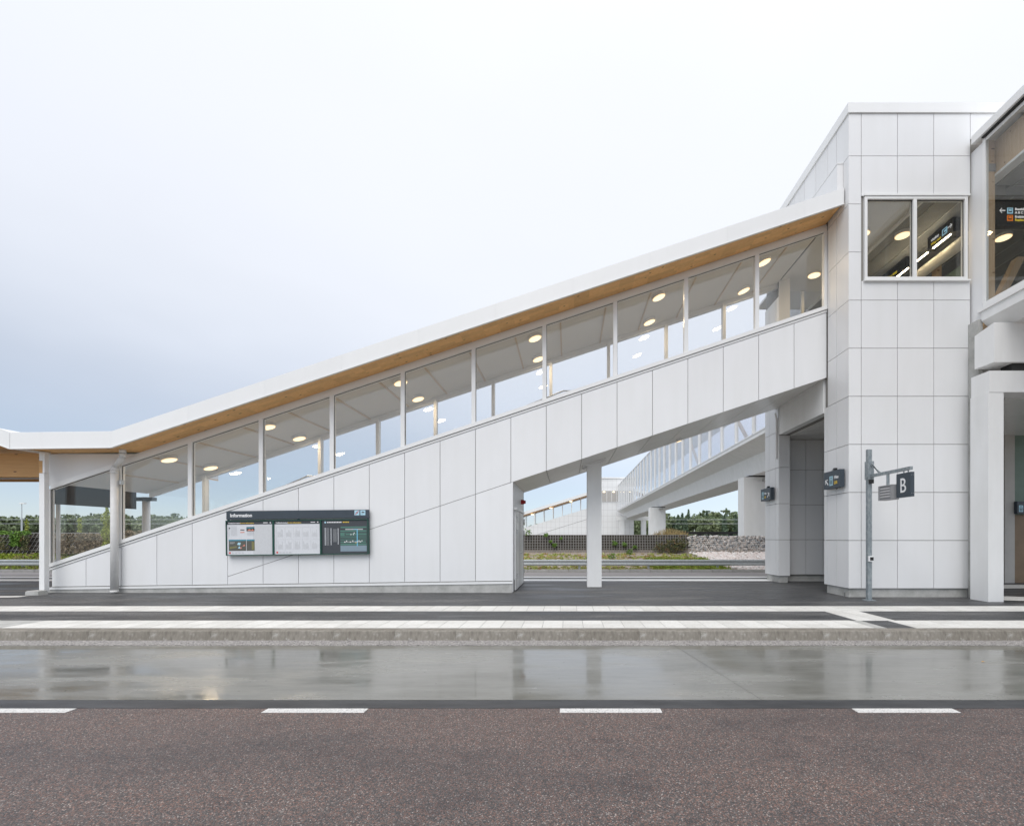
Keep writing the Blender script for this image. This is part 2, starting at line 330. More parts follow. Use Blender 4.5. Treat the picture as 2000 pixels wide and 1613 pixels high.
    MAT['soil'] = (lambda m: m.bsdf(m.ramp(m.noise(m.coord(), 5, 6, 0.7).outputs['Fac'], [(0.3, (0.26, 0.21, 0.17, 1)), (0.7, (0.42, 0.37, 0.32, 1))]), 0.95,
                                    m.noise(m.coord(), 40, 3).outputs['Fac'], 0.6, 0.02))(NT('bare_soil'))
    MAT['meadow'] = leafy('far_meadow', [(0.3, (0.19, 0.18, 0.16, 1)), (0.7, (0.27, 0.26, 0.23, 1))], 0.2)
    def stones(name, stops):
        m = NT(name); n = m.noise(m.coord(), 5.3, 1, 0.2); f = m.noise(m.coord(), 40, 4)
        c = m.ramp(n.outputs['Fac'], stops)
        c = m.mix(1.0, c, m.ramp(f.outputs['Fac'], [(0.3, (0.75, 0.75, 0.75, 1)), (0.7, (1.15, 1.15, 1.15, 1))]), 'MULTIPLY')
        return m.bsdf(c, 0.8)
    MAT['grey_stone'] = stones('gabion_stone', [(0.3, (0.30, 0.31, 0.32, 1)), (0.45, (0.56, 0.56, 0.56, 1)), (0.55, (0.66, 0.58, 0.53, 1)), (0.7, (0.74, 0.74, 0.73, 1))])
    MAT['pink_stone'] = stones('riprap_stone', [(0.3, (0.68, 0.59, 0.55, 1)), (0.5, (0.80, 0.73, 0.69, 1)), (0.7, (0.84, 0.82, 0.80, 1))])
    MAT['wire'] = mat_plain('mesh_wire', (0.30, 0.29, 0.28), 0.6, 0.1, 5, 0.3)
    MAT['dark_fill'] = (lambda m: m.bsdf(m.ramp(m.noise(m.coord(), 9, 5, 0.7).outputs['Fac'], [(0.3, (0.025, 0.022, 0.018, 1)), (0.7, (0.095, 0.083, 0.068, 1))]), 0.95,
                                         m.noise(m.coord(), 30, 3).outputs['Fac'], 0.6, 0.03))(NT('wall_fill'))
    # cladding too far away to tell the sheets apart
    m = NT('far_cladding'); c = m.n('ShaderNodeTexCoord'); s = m.n('ShaderNodeSeparateXYZ'); m.l(c.outputs['Object'], s.inputs[0])
    def lines(sock, step, w):
        fr = m.math('FRACT', m.math('DIVIDE', sock, step)); return m.math('LESS_THAN', fr, w)
    ln = m.math('MAXIMUM', lines(s.outputs['X'], 0.92, 0.05), lines(s.outputs['Z'], 1.22, 0.04))
    MAT['far_panel'] = m.bsdf(m.mix(m.math('MULTIPLY', ln, 0.6), (0.80, 0.80, 0.79, 1), (0.45, 0.44, 0.42, 1)), 0.4)
make_materials()

# ------------------------------------------------------------------ helpers: geometry
class MB:
    """collects simple solids; build() links them as one mesh object"""
    def __init__(s): s.v = []; s.f = []
    def add(s, vs, fs):
        o = len(s.v); s.v += [tuple(p) for p in vs]; s.f += [tuple(i + o for i in f) for f in fs]; return s
    def box(s, x0, x1, y0, y1, z0, z1):
        return s.add([(x0, y0, z0), (x1, y0, z0), (x1, y1, z0), (x0, y1, z0), (x0, y0, z1), (x1, y0, z1), (x1, y1, z1), (x0, y1, z1)],
                     [(0, 3, 2, 1), (4, 5, 6, 7), (0, 1, 5, 4), (1, 2, 6, 5), (2, 3, 7, 6), (3, 0, 4, 7)])
    def prism(s, pts, axis, a, b):
        """pts are 2-D (x,z) for axis 'y', (y,z) for 'x', (x,y) for 'z'"""
        n = len(pts)
        mk = {'y': lambda p, t: (p[0], t, p[1]), 'x': lambda p, t: (t, p[0], p[1]), 'z': lambda p, t: (p[0], p[1], t)}[axis]
        vs = [mk(p, a) for p in pts] + [mk(p, b) for p in pts]
        area = sum(pts[i][0] * pts[(i + 1) % n][1] - pts[(i + 1) % n][0] * pts[i][1] for i in range(n))
        fs = [tuple(range(n)), tuple(range(2 * n - 1, n - 1, -1))] + [(i + n, (i + 1) % n + n, (i + 1) % n, i) for i in range(n)]
        flip = (area < 0) if axis == 'y' else (area > 0)
        if axis == 'y': fs = fs if not flip else [f[::-1] for f in fs]
        elif axis == 'x': fs = [f[::-1] for f in fs] if area > 0 else fs
        else: fs = [f[::-1] for f in fs] if area > 0 else fs
        return s.add(vs, fs)
    def tube(s, p0, p1, r0, r1=None, n=10, cap=True):
        r1 = r0 if r1 is None else r1
        a, b = Vector(p0), Vector(p1); d = (b - a).normalized()
        u = d.orthogonal().normalized(); w = d.cross(u)
        vs = []
        for c, r in ((a, r0), (b, r1)):
            for i in range(n):
                t = 2 * math.pi * i / n; vs.append(c + u * (r * math.cos(t)) + w * (r * math.sin(t)))
        fs = [(i, (i + 1) % n, (i + 1) % n + n, i + n) for i in range(n)]
        if cap: fs += [tuple(range(n - 1, -1, -1)), tuple(range(n, 2 * n))]
        return s.add(vs, fs)
    def path(s, pts, r, n=10):
        for a, b in zip(pts[:-1], pts[1:]): s.tube(a, b, r, n=n)
        return s
    def raw(s, v, f):
        o = len(s.v); s.v += [tuple(p) for p in v]; s.f += [tuple(int(i) + o for i in q) for q in f]; return s
    def mesh(s, name, mat, smooth=False):
        me = bpy.data.meshes.new(name); me.from_pydata(s.v, [], s.f); me.update()
        if mat: me.materials.append(MAT[mat] if isinstance(mat, str) else mat)
        if smooth: me.polygons.foreach_set('use_smooth', [True] * len(me.polygons))
        return me
    def build(s, name, mat, parent=None, smooth=False):
        return put(name, s.mesh(name, mat, smooth), parent)

def put(name, me, parent=None, loc=None):
    o = bpy.data.objects.new(name, me); COL.objects.link(o)
    if loc is not None: o.location = loc
    if parent is not None:
        o.parent = parent
        if loc is None:
            if parent.parent is None: o.matrix_parent_inverse = Matrix.Translation(-parent.location)
    return o
def tag(o, label=None, cat=None, group=None, kind=None):
    for k, v in (('label', label), ('category', cat), ('group', group), ('kind', kind)):
        if v: o[k] = v
    return o
def thing(name, label, cat, loc=(0, 0, 0), group=None):
    o = bpy.data.objects.new(name, None); COL.objects.link(o); o.location = loc
    o.empty_display_size = 0.2
    return tag(o, label, cat, group)
def bx(name, mat, parent, *b): return MB().box(*b).build(name, mat, parent)

def text_mesh(body, size, bold=0.0, ext=0.002, align='LEFT'):
    cu = bpy.data.curves.new('lettering', 'FONT'); cu.body = body; cu.size = size; cu.extrude = ext
    cu.offset = bold; cu.align_x = align; cu.resolution_u = 3
    o = bpy.data.objects.new('lettering', cu); COL.objects.link(o)
    bpy.context.view_layer.update()
    me = bpy.data.meshes.new_from_object(o.evaluated_get(bpy.context.evaluated_depsgraph_get()))
    bpy.data.objects.remove(o); bpy.data.curves.remove(cu)
    return me
def lettering(body, size, mat, frame, x, y, parent, bold=0.0, name='lettering', sx=1.0):
    """frame = (origin, right, up, normal): writes text on that plane"""
    me = text_mesh(body, size, bold)
    O, R, U, N = [Vector(q) for q in frame]
    co = np.empty(len(me.vertices) * 3); me.vertices.foreach_get('co', co); co = co.reshape(-1, 3)
    P = np.array(O)[None] + (co[:, 0:1] * sx + x) * np.array(R) + (co[:, 1:2] + y) * np.array(U) + (co[:, 2:3] + 0.003) * np.array(N)
    me.vertices.foreach_set('co', P.ravel()); me.update()
    me.materials.clear(); me.materials.append(MAT[mat])
    return put(name, me, parent)
def flat(frame, pts, mat, parent, name='print', off=0.002, t=0.0015):
    """a thin flat print on a plane"""
    O, R, U, N = [np.array(q, float) for q in frame]
    a = [O + p[0] * R + p[1] * U + off * N for p in pts]; b = [q + t * N for q in a]; n = len(a)
    m = MB().add(a + b, [tuple(range(n - 1, -1, -1)), tuple(range(n, 2 * n))] + [(i, (i + 1) % n, (i + 1) % n + n, i + n) for i in range(n)])
    return m.build(name, mat, parent)
def rect(x0, y0, x1, y1): return [(x0, y0), (x1, y0), (x1, y1), (x0, y1)]
def flats(frame, rects, mat, parent, name='print', off=0.002, t=0.0015):
    if name == 'advert_picture' and len(rects) > 1:
        for r in rects: flats(frame, [r], mat, parent, name, off, t)
        return
    O, R, U, N = [np.array(q, float) for q in frame]
    m = MB()
    for r in rects:
        pts = rect(*r) if len(r) == 4 and not isinstance(r[0], tuple) else r
        a = [O + p[0] * R + p[1] * U + off * N for p in pts]; b = [q + t * N for q in a]; n = len(a)
        m.add(a + b, [tuple(range(n - 1, -1, -1)), tuple(range(n, 2 * n))] + [(i, (i + 1) % n, (i + 1) % n + n, i + n) for i in range(n)])
    return m.build(name, mat, parent)

def leaf_quads(cent, size, spread_up=0.0, aspect=1.0, rng=RNG):
    """many small randomly turned leaf faces; returns verts, faces"""
    n = len(cent); cent = np.asarray(cent, float)
    a = rng.normal(size=(n, 3)); a[:, 2] += spread_up * 2; a /= np.linalg.norm(a, axis=1)[:, None]
    b = rng.normal(size=(n, 3)); b = np.cross(a, b); b /= np.linalg.norm(b, axis=1)[:, None]
    s = (np.asarray(size) * rng.uniform(0.6, 1.3, n))[:, None]
    a = a * s * aspect; b = b * s * 0.55
    v = np.stack([cent - a, cent + b * 0.9, cent + a, cent - b * 0.9], 1).reshape(-1, 3)
    f = np.arange(4 * n).reshape(n, 4)
    return v, f
def from_arrays(name, v, f, mat, parent=None):
    me = bpy.data.meshes.new(name)
    me.vertices.add(len(v)); me.vertices.foreach_set('co', np.asarray(v, np.float32).ravel())
    k = f.shape[1]; me.loops.add(f.size); me.loops.foreach_set('vertex_index', f.astype(np.int32).ravel())
    me.polygons.add(len(f)); me.polygons.foreach_set('loop_start', np.arange(0, f.size, k, dtype=np.int32))
    me.update(calc_edges=True); me.validate()
    me.materials.append(MAT[mat])
    return put(name, me, parent)
_t = (1 + 5 ** 0.5) / 2
ICO_V = np.array([(-1, _t, 0), (1, _t, 0), (-1, -_t, 0), (1, -_t, 0), (0, -1, _t), (0, 1, _t), (0, -1, -_t), (0, 1, -_t), (_t, 0, -1), (_t, 0, 1), (-_t, 0, -1), (-_t, 0, 1)]) / math.hypot(1, _t)
ICO_F = np.array([(0, 11, 5), (0, 5, 1), (0, 1, 7), (0, 7, 10), (0, 10, 11), (1, 5, 9), (5, 11, 4), (11, 10, 2), (10, 7, 6), (7, 1, 8), (3, 9, 4), (3, 4, 2), (3, 2, 6), (3, 6, 8), (3, 8, 9), (4, 9, 5), (2, 4, 11), (6, 2, 10), (8, 6, 7), (9, 8, 1)])
def stone_cloud(name, cent, size, mat, parent=None, rng=RNG):
    n = len(cent)
    r = rng.uniform(0.72, 1.25, (n, 12, 1)); ax = rng.uniform(0.65, 1.2, (n, 1, 3))
    v = np.asarray(cent)[:, None, :] + ICO_V[None] * r * ax * np.asarray(size).reshape(-1, 1, 1)
    f = (ICO_F[None] + (np.arange(n) * 12)[:, None, None]).reshape(-1, 3)
    return from_arrays(name, v.reshape(-1, 3), f, mat, parent)

def PX(px, Y): return (px - 1110) / FPX * Y
def PZ(py, Y): return EYE + (1050 - py) / FPX * Y

# ------------------------------------------------------------------ ground, roads, kerbs, paving
YK0, YK1 = 7.54, 7.75          # kerb
PLAT0, PLAT1 = 7.75, 18.25
def ground():
    prof = [(-300, -0.32), (22.55, -0.32), (22.75, -0.07), (23.6, -0.02), (26.75, 0.58), (26.95, 0.62), (27.35, 1.52), (34, 1.55), (60, 1.2), (130, 0.9), (400, 0.9), (3000, 0.9)]
    xs = [-3000, -400, -120, -60, -34, -20, -10, 0, 7.6, 9, 12, 16, 25, 60, 120, 400, 3000]
    v, f = [], []
    for y, z in prof:
        for x in xs: v.append((x, y, z))
    n = len(xs)
    for j in range(len(prof) - 1):
        for i in range(n - 1): f.append((j * n + i, j * n + i + 1, (j + 1) * n + i + 1, (j + 1) * n + i))
    o = MB().add(v, f).build('ground', 'soil'); tag(o, 'earth bank and land beyond the station', None, None, 'structure')
    me = o.data; me.materials.append(MAT['meadow'])
    for p in me.polygons:
        if p.center.y > 27.3: p.material_index = 1
    # near road
    road = tag(bx('road', 'red_asphalt', None, -60, 60, -12, 4.54, -0.30, -0.16), kind='structure', label='red brown speckled asphalt road in front')
    tag(bx('asphalt_seam', 'tar', None, -60, 60, 4.542, 4.77, -0.30, -0.158), kind='structure', label='dark asphalt seam beside the bus lane')
    tag(bx('bus_lane', 'wet_concrete', None, -60, 60, 4.772, 7.175, -0.30, -0.156), kind='structure', label='wet grey concrete bus lane')
    tag(bx('gutter', 'grit', None, -60, 60, 7.177, YK0 + 0.03, -0.30, -0.150), kind='structure', label='gritty gutter at the foot of the kerb')
    for x in (-16.0, -10.0, -4.0, 2.0, 8.0):     # sawn joints of the concrete lane
        j = MB().add([(x, 4.775, -0.1545), (x + 0.004, 4.775, -0.1545), (x + 0.004 - 0.35, 7.17, -0.1545), (x - 0.35, 7.17, -0.1545)], [(0, 1, 2, 3)])
        if x == 2.0: j.build('sawn_joint', 'dark_gap', road)
    # lane dashes: about 1 m long
    for k in range(-3, 3):
        x0 = PX(1093.5, 4.48) + 2.868 * k
        MB().box(x0, x0 + 0.985, 4.425, 4.53, -0.159, -0.1555).build('lane_dash', 'paint', road)
    # platform
    plat = tag(bx('platform', 'asphalt', None, -60, 60, PLAT0 + 0.002, PLAT1, -0.30, 0.0), kind='structure', label='damp dark asphalt platform')
    # kerb stones, one metre each, sloped face
    kerb = thing('kerb', None, None, (0, YK0, -0.16)); kerb['kind'] = 'structure'; kerb['label'] = 'weathered concrete kerb of the platform'
    prof = [(YK0 - 0.035, -0.165), (YK0 - 0.006, -0.014), (YK0 + 0.002, -0.003), (YK0 + 0.014, 0.001), (YK1 - 0.004, 0.003), (YK1 - 0.004, -0.29), (YK0 - 0.045, -0.29)]
    me = MB().prism(prof, 'x', 0.002, 0.998).mesh('kerb_stone', 'kerb')
    x0 = PX(1129, 7.54)
    for k in range(-14, 13):
        o = put('kerb_stone', me, None, (x0 + 1.0 * k, 0, random.uniform(-0.002, 0.002))); o.parent = kerb
        o.matrix_parent_inverse = Matrix.Translation(-kerb.location)
    bx('mortar_bed', 'dark_gap', kerb, -60, 60, YK0 + 0.01, YK1 - 0.01, -0.29, -0.012)
    # white paver bands
    pv = thing('tactile_paving', None, None, (0, 9.0, 0)); pv['kind'] = 'structure'; pv['label'] = 'white concrete paver bands along the platform'
    me = MB().add([(-.172, -.172, 0), (.172, -.172, 0), (.172, .172, 0), (-.172, .172, 0), (-.168, -.168, .010), (.168, -.168, .010), (.168, .168, .010), (-.168, .168, .010)],
                  [(4, 5, 6, 7), (0, 1, 5, 4), (1, 2, 6, 5), (2, 3, 7, 6), (3, 0, 4, 7)]).mesh('paver', 'paver')
    def paver(x, y, z=0.0):
        o = put('paver', me, None, (x, y, z - 0.003 + random.uniform(-0.0012, 0.0012))); o.parent = pv
        o.matrix_parent_inverse = Matrix.Translation(-pv.location)
    rows2 = (7.752 + 0.175, 7.752 + 0.525); rows1 = (9.53 + 0.175, 9.53 + 0.525)
    ofs = PX(1099.5, 8.1)
    xb0, xb1 = PX(1708, 7.95), PX(1785, 7.95)      # gap where the cross strip leaves the kerb band
    for k in range(-27, 27):
        x = ofs + 0.175 + 0.35 * k
        for r in rows2:
            if not (xb0 - 0.02 < x < xb1 + 0.02) and x > -10.2: paver(x, r)
    for k in range(-37, 33):
        for r in rows1:
            x = ofs + 0.1 + 0.35 * k
            if x > -12.7: paver(x, r)
    xc = PX(1650, 9.5) 
    for i in range(2):
        for j in range(3): paver(5.47 + 0.35 * i, 8.457 + 0.175 + 0.354 * j)
    mj = MB()
    for y0, y1, xa, xb in ((7.75, 8.455, -60, 5.36), (7.75, 8.455, 6.03, 60), (9.528, 10.232, -60, 60)): mj.box(xa, xb, y0, y1, -0.05, 0.0035)
    mj.build('paver_bed', 'concrete', pv)
    m = MB()      # beyond the frame the bands run on
    m.box(-60, -12.9, 9.53, 10.23, 0.0, 0.008); m.box(12, 60, 9.53, 10.23, 0.0, 0.008); m.box(-60, -10.4, 7.752, 8.45, 0, 0.008); m.box(10.0, 60, 7.752, 8.45, 0, 0.008)
    m.build('band_continuation', 'paver', pv)
    m = MB()
    m.add([(-18.5, 11.0, .006), (-14.05, 11.75, .006), (-14.1, 12.05, .006), (-18.5, 11.6, .006)], [(0, 1, 2, 3)])
    m.add([(10.2, 11.3, .006), (12.6, 10.6, .006), (14.5, 10.9, .006), (10.9, 12.1, .006)], [(0, 1, 2, 3)])
    m.box(11.0, 17, 13.9, 14.9, 0.0, 0.006)
    m.build('guide_strip', 'paver', pv)
    m = MB(); m.box(-60, 60, 16.22, 16.85, 0.0, 0.009); m.box(-60, 60, 17.55, 18.05, 0.0, 0.009); m.build('rear_band', 'bright_paint', pv)
    # rear road and kerbs
    tag(bx('rear_road', 'grey_road', None, -200, 200, 18.4, 22.42, -0.30, -0.16), kind='structure', label='pale grey road behind the platform')
    tag(bx('rear_platform_kerb', 'kerb', None, -200, 200, 18.25, 18.4, -0.3, -0.002), kind='structure', label='kerb at the rear edge of the platform')
    rk = thing('verge_kerb', None, None, (0, 22.5, -0.16)); rk['kind'] = 'structure'; rk['label'] = 'granite kerb of the planted verge'
    me = MB().box(0.01, 0.99, 22.42, 22.60, -0.3, -0.03).mesh('kerb_stone', 'concrete')
    for x in list(range(-30, -20)) + list(range(-4, 13)):
        o = put('kerb_stone', me, None, (x, random.uniform(-.01, .01), random.uniform(-.008, .008))); o.parent = rk; o.matrix_parent_inverse = Matrix.Translation(-rk.location)
    bx('kerb_run', 'concrete', rk, -200, -30.01, 22.42, 22.6, -0.3, -0.03); bx('kerb_run', 'concrete', rk, 13.0, 200, 22.42, 22.6, -0.3, -0.03); bx('kerb_run', 'concrete', rk, -20.0, -4.01, 22.42, 22.6, -0.3, -0.03)
    lf = MB().add([(0, 0, 0), (.03, -.012, .006), (.06, 0, .002), (.03, .014, .008)], [(0, 1, 2, 3)]).build('fallen_leaf', 'leaf')
    lf.location = (PX(1916, 6.22), 6.22, -0.153); tag(lf, 'small orange fallen leaf on the wet bus lane', 'leaf')
ground()

# ------------------------------------------------------------------ the covered stair
YF, YB, YO, YOB = 12.75, 15.85, 11.90, 16.08
SL = 0.332
zs = lambda x: 7.816 + SL * x     # underside of the roof
zp = lambda x: 5.384 + SL * x     # top of the parapet cladding
zb = lambda x: 3.577 + SL * x     # underside of the stair box
XE, XT, XL = -1.537, 7.15, -14.29
JX = [-13.345 + 0.9796 * k for k in range(21)]
def zbase(x): return 0.19 + (x + 12.9) * (0.335 - 0.19) / 11.3
G = 0.007
def clip_panel(m, x0, x1, lo, hi, y0, y1):
    a, b = x0 + G, x1 - G
    m.prism([(a, lo(a)), (b, lo(b)), (b, hi(b)), (a, hi(a))], 'y', y0, y1)

stair = thing('stair_building', 'long white clad covered stair rising to the lift tower under a sloping roof', 'building', (-6, YF, 0))
def covered_stair():
    S = stair
    # cladding, one sheet at a time
    edges = [XL] + JX + [XT]
    for a, b in zip(edges[:-1], edges[1:]):
        top = lambda x: zp(x) - 0.012
        if b < -9.3:
            m = MB(); clip_panel(m, a, b, zbase, top, YF, YF + 0.025); m.build('cladding_sheet', 'panel', S)
        elif b < XE + 0.1:
            b2 = XE + G if b > -1.7 else b
            m = MB(); clip_panel(m, a, b, lambda x: max(zb(x) + G, zbase(x)), top, YF, YF + 0.025); m.build('cladding_sheet', 'panel', S)
            m = MB(); clip_panel(m, a, b2, zbase, lambda x: max(zb(x) - G, zbase(x) + 0.002), YF, YF + 0.025); m.build('cladding_sheet', 'panel', S)
        else:
            m = MB(); clip_panel(m, a, b, zb, top, YF, YF + 0.025); m.build('cladding_sheet', 'panel', S)
    # wall behind the sheets
    m = MB(); m.prism([(XL + .02, 0.02), (XE - .01, 0.02), (XE - .01, zb(XE) + .02), (XT, zb(XT) + .02), (XT, zp(XT) - .01), (XL + .02, zp(XL) - .01)], 'y', YF + 0.03, YF + 0.16)
    m.build('front_wall_core', 'joint', S)
    # base trim and plinth
    m = MB(); m.prism([(XL - .05, zbase(XL) - .085), (XE, zbase(XE) - .085), (XE, zbase(XE) - .022), (XL - .05, zbase(XL) - .022)], 'y', YF - 0.02, YF + 0.028); m.build('base_trim', 'trim', S)
    m = MB(); m.prism([(XL - .3, -0.1), (XE - .02, -0.1), (XE - .02, zbase(XE) - .088), (XL - .3, zbase(XL) - .088)], 'y', YF + 0.0, YF + 0.2); m.build('plinth', 'concrete', S)
    # sill: two stepped rails
    for nm, lo, hi, y0 in (('sill_lower_rail', 0.0, 0.058, YF - 0.015), ('sill_upper_rail', 0.072, 0.175, YF - 0.045)):
        m = MB(); m.prism([(XL - .08, zp(XL - .08) + lo), (XT, zp(XT) + lo), (XT, zp(XT) + hi), (XL - .08, zp(XL - .08) + hi)], 'y', y0, YF + 0.13); m.build(nm, 'trim', S)
    m = MB(); m.prism([(XL, zp(XL) + .055), (XT, zp(XT) + .055), (XT, zp(XT) + .075), (XL, zp(XL) + .075)], 'y', YF + 0.01, YF + 0.12); m.build('sill_joint', 'joint', S)
    # head rail
    m = MB(); m.prism([(-14.3, zs(-14.3) - .21), (XT, zs(XT) - .21), (XT, zs(XT) - .075), (-14.3, zs(-14.3) - .075)], 'y', YF - 0.03, YF + 0.12); m.build('head_rail', 'trim', S)
    m = MB(); m.prism([(-12.0, zs(-12.0) - .078), (XT, zs(XT) - .078), (XT, zs(XT) - .002), (-12.0, zs(-12.0) - .002)], 'y', YF + 0.0, YF + 0.12); m.build('head_rail_cap', 'trim', S)
    # mullions, panes
    mx = [-14.37] + [JX[k] - 0.05 for k in range(1, 21, 2)] + [XT - 0.03]
    for i, x in enumerate(mx):
        w = 0.055 if 0 < i < len(mx) - 1 else 0.05
        m = MB(); m.prism([(x - w, zp(x - w) + .17), (x + w, zp(x + w) + .17), (x + w, zs(x + w) - .2), (x - w, zs(x - w) - .2)], 'y', YF - 0.025, YF + 0.10); m.build('mullion', 'trim', S)
        if i:
            a, b = mx[i - 1] + 0.045, x - 0.045
            m = MB(); m.prism([(a, zp(a) + .16), (b, zp(b) + .16), (b, zs(b) - .2), (a, zs(a) - .2)], 'y', YF + 0.03, YF + 0.05); m.build('pane', 'glass', S)
            m = MB()      # black gasket under the head rail and along the left jamb
            m.prism([(a, zs(a) - .222), (b, zs(b) - .222), (b, zs(b) - .208), (a, zs(a) - .208)], 'y', YF + 0.015, YF + 0.029)
            m.box(a + .008, a + .02, YF + .015, YF + .029, zp(a) + .18, zs(a) - .21)
            m.build('gasket', 'dark_gap', S)
    # gable sheet between the flat roof end and the sloping head rail
    m = MB(); m.prism([(-14.40, zs(-14.4) - .07), (-12.0, zs(-12.0) - .07), (-11.95, 3.84), (-14.40, 3.84)], 'y', YF + 0.02, YF + 0.06); m.build('gable_sheet', 'panel', S)
    # rear wall, rear glazing
    m = MB(); m.prism([(XL, 0), (XE, 0), (XE, zb(XE)), (XT, zb(XT)), (XT, zp(XT)), (XL, zp(XL))], 'y', YB - 0.14, YB); m.build('rear_wall', 'panel', S)
    m = MB(); m.prism([(XL, zp(XL)), (XT, zp(XT)), (XT, zp(XT) + .17), (XL, zp(XL) + .17)], 'y', YB - 0.15, YB + .03); m.build('rear_sill', 'trim', S)
    m = MB(); m.prism([(-14.3, zs(-14.3) - .16), (XT, zs(XT) - .16), (XT, zs(XT)), (-14.3, zs(-14.3))], 'y', YB - 0.13, YB + .01); m.build('rear_head_rail', 'trim', S)
    rx = [PX(295, YB) + 1.9655 * k for k in range(1, 12)] + [XT]
    prev = XL
    for i, x in enumerate(rx):
        w = 0.05
        if i < len(rx) - 1:
            m = MB(); m.prism([(x - w, zp(x - w) + .1), (x + w, zp(x + w) + .1), (x + w, zs(x + w) - .1), (x - w, zs(x - w) - .1)], 'y', YB - 0.2, YB - 0.02); m.build('rear_mullion', 'trim', S)
        a, b = prev + .04, x - .04
        m = MB(); m.prism([(a, zp(a) + .15), (b, zp(b) + .15), (b, zs(b) - .15), (a, zs(a) - .15)], 'y', YB - 0.09, YB - 0.075); m.build('rear_pane', 'glass', S)
        prev = x
    # floor, soffit sheets under the free part
    m = MB(); m.prism([(XL, -0.05), (XE, zb(XE) + .45), (XT, zb(XT) + .45), (XT, zb(XT) + .65), (XE, zb(XE) + .65), (XL, 0.12)], 'y', YF + .17, YB - .15); m.build('stair_floor', 'floor', S)
    m = MB(); m.prism([(XE, zb(XE) + .03), (XT, zb(XT) + .03), (XT, zb(XT) + .4), (XE, zb(XE) + .4)], 'y', YF + .04, YB - .02); m.build('box_underside', 'joint', S)
    se = [XE] + [x for x in JX if x > XE + 0.2] + [XT - 0.0]
    for a, b in zip(se[:-1], se[1:]):
        if a > 6.0: b = min(b, XT)
        m = MB(); m.prism([(a + G, zb(a + G) + .002), (b - G, zb(b - G) + .002), (b - G, zb(b - G) + .022), (a + G, zb(a + G) + .022)], 'y', YF + 0.03, YB - 0.01); m.build('soffit_sheet', 'soffit_panel', S)
    # handrails inside
    rail = [(-14.0, 1.02), (-8.19, 3.05), (-7.59, 3.31), (-6.3, 3.31), (-0.655, 5.58), (-0.149, 5.785), (1.2, 5.785), (5.5, 7.2), (7.0, 7.4)]
    m = MB()
    for y in (13.4, 15.2): m.path([(x, y, z) for x, z in rail], 0.022, 8)
    m.build('handrail', 'steel', S)
    # roof
    kx = -11.82; zf = lambda x: zs(x) if x > kx else zs(kx) + (x - kx) * 0.012
    xr, xl = 7.12, -14.42
    def strip(lo, hi, a, b):
        pts = [(a, zf(a) + lo)]
        if a < kx < b: pts.append((kx, zf(kx) + lo))
        pts += [(b, zf(b) + lo), (b, zf(b) + hi)]
        if a < kx < b: pts.append((kx, zf(kx) + hi))
        pts.append((a, zf(a) + hi)); return pts
    MB().prism(strip(0.035, 0.36, xl, xr), 'y', YO + 0.03, YOB - 0.03).build('roof_slab', 'trim', S)
    MB().prism(strip(0.0, 0.032, xl, xr), 'y', YO + 0.03, YF + 0.06).build('front_soffit', 'pine', S)
    MB().prism(strip(0.0, 0.032, xl, xr), 'y', YB - 0.06, YOB - 0.03).build('rear_soffit', 'pine', S)
    MB().prism(strip(0.0, 0.032, kx + .002, xr), 'y', YF + 0.062, YB - 0.062).build('ceiling', 'ceiling', S)
    MB().prism([(-14.42, zs(-14.42)), (kx, zs(kx)), (kx, zs(kx) + .03), (-14.42, zs(-14.42) + .03)], 'y', YF + 0.062, YB - 0.062).build('ceiling', 'ceiling', S)
    # fascia sheets about two metres long
    fx = [xl, -13.6, kx] + [kx + 1.99 * k for k in range(1, 10)] + [xr]
    for a, b in zip(fx[:-1], fx[1:]):
        if b - a < 0.2: continue
        g = 0.0011
        MB().prism([(a + g, zf(a) - 0.035), (b - g, zf(b - .001) - 0.035), (b - g, zf(b - .001) + .37), (a + g, zf(a) + .37)], 'y', YO, YO + 0.028).build('fascia_sheet', 'trim', S)
    MB().prism(strip(-0.055, -0.030, xl, xr), 'y', YO - 0.014, YO + 0.05).build('drip_edge', 'trim', S)
    MB().prism(strip(0.366, 0.385, xl, xr), 'y', YO + 0.03, YOB).build('roof_sheet', 'trim', S)
    MB().prism(strip(-0.04, 0.36, xl, xr), 'y', YOB - 0.028, YOB).build('rear_fascia', 'trim', S)
    # ceiling battens across the stair
    x = -13.3
    while x < 7.0:
        MB().prism([(x, zs(x) - .028), (x + .045, zs(x + .045) - .028), (x + .045, zs(x + .045) - .001), (x, zs(x) - .001)], 'y', YF + .12, YB - .14).build('ceiling_batten', 'batten', S)
        x += 1.305
    # end wall under the stair, door
    bx('end_wall', 'panel', S, XE - 0.13, XE, YF + 0.03, YB - 0.02, 0.33, zb(XE) + .01)
    bx('end_plinth', 'concrete', S, XE - 0.14, XE - 0.02, YF + 0.21, YB - 0.02, -0.05, 0.328)
    bx('corner_trim', 'panel', S, XE - 0.009, XE + 0.002, YF + 0.001, YF + 0.20, 0.02, zb(XE) + .03)
    door = bx('door', 'trim', S, XE + 0.002, XE + 0.045, 13.15, 15.35, 0.03, 2.30)
    for y in (13.155, 14.05, 14.45, 15.30): bx('door_seam', 'joint', door, XE + 0.046, XE + 0.05, y, y + 0.02, 0.05, 2.28)
    for y, zz in ((13.35, (0.35, 1.62, 2.0)), (15.28, (0.35, 1.62, 2.0))):
        for z in zz: bx('hinge', 'steel', door, XE + 0.046, XE + 0.085, y, y + 0.07, z, z + 0.14)
    bx('handle', 'steel', door, XE + 0.05, XE + 0.10, 14.35, 14.50, 1.02, 1.05)
    bx('door_head', 'trim', S, XE + 0.002, XE + 0.07, 13.05, 15.45, 2.31, 2.37)
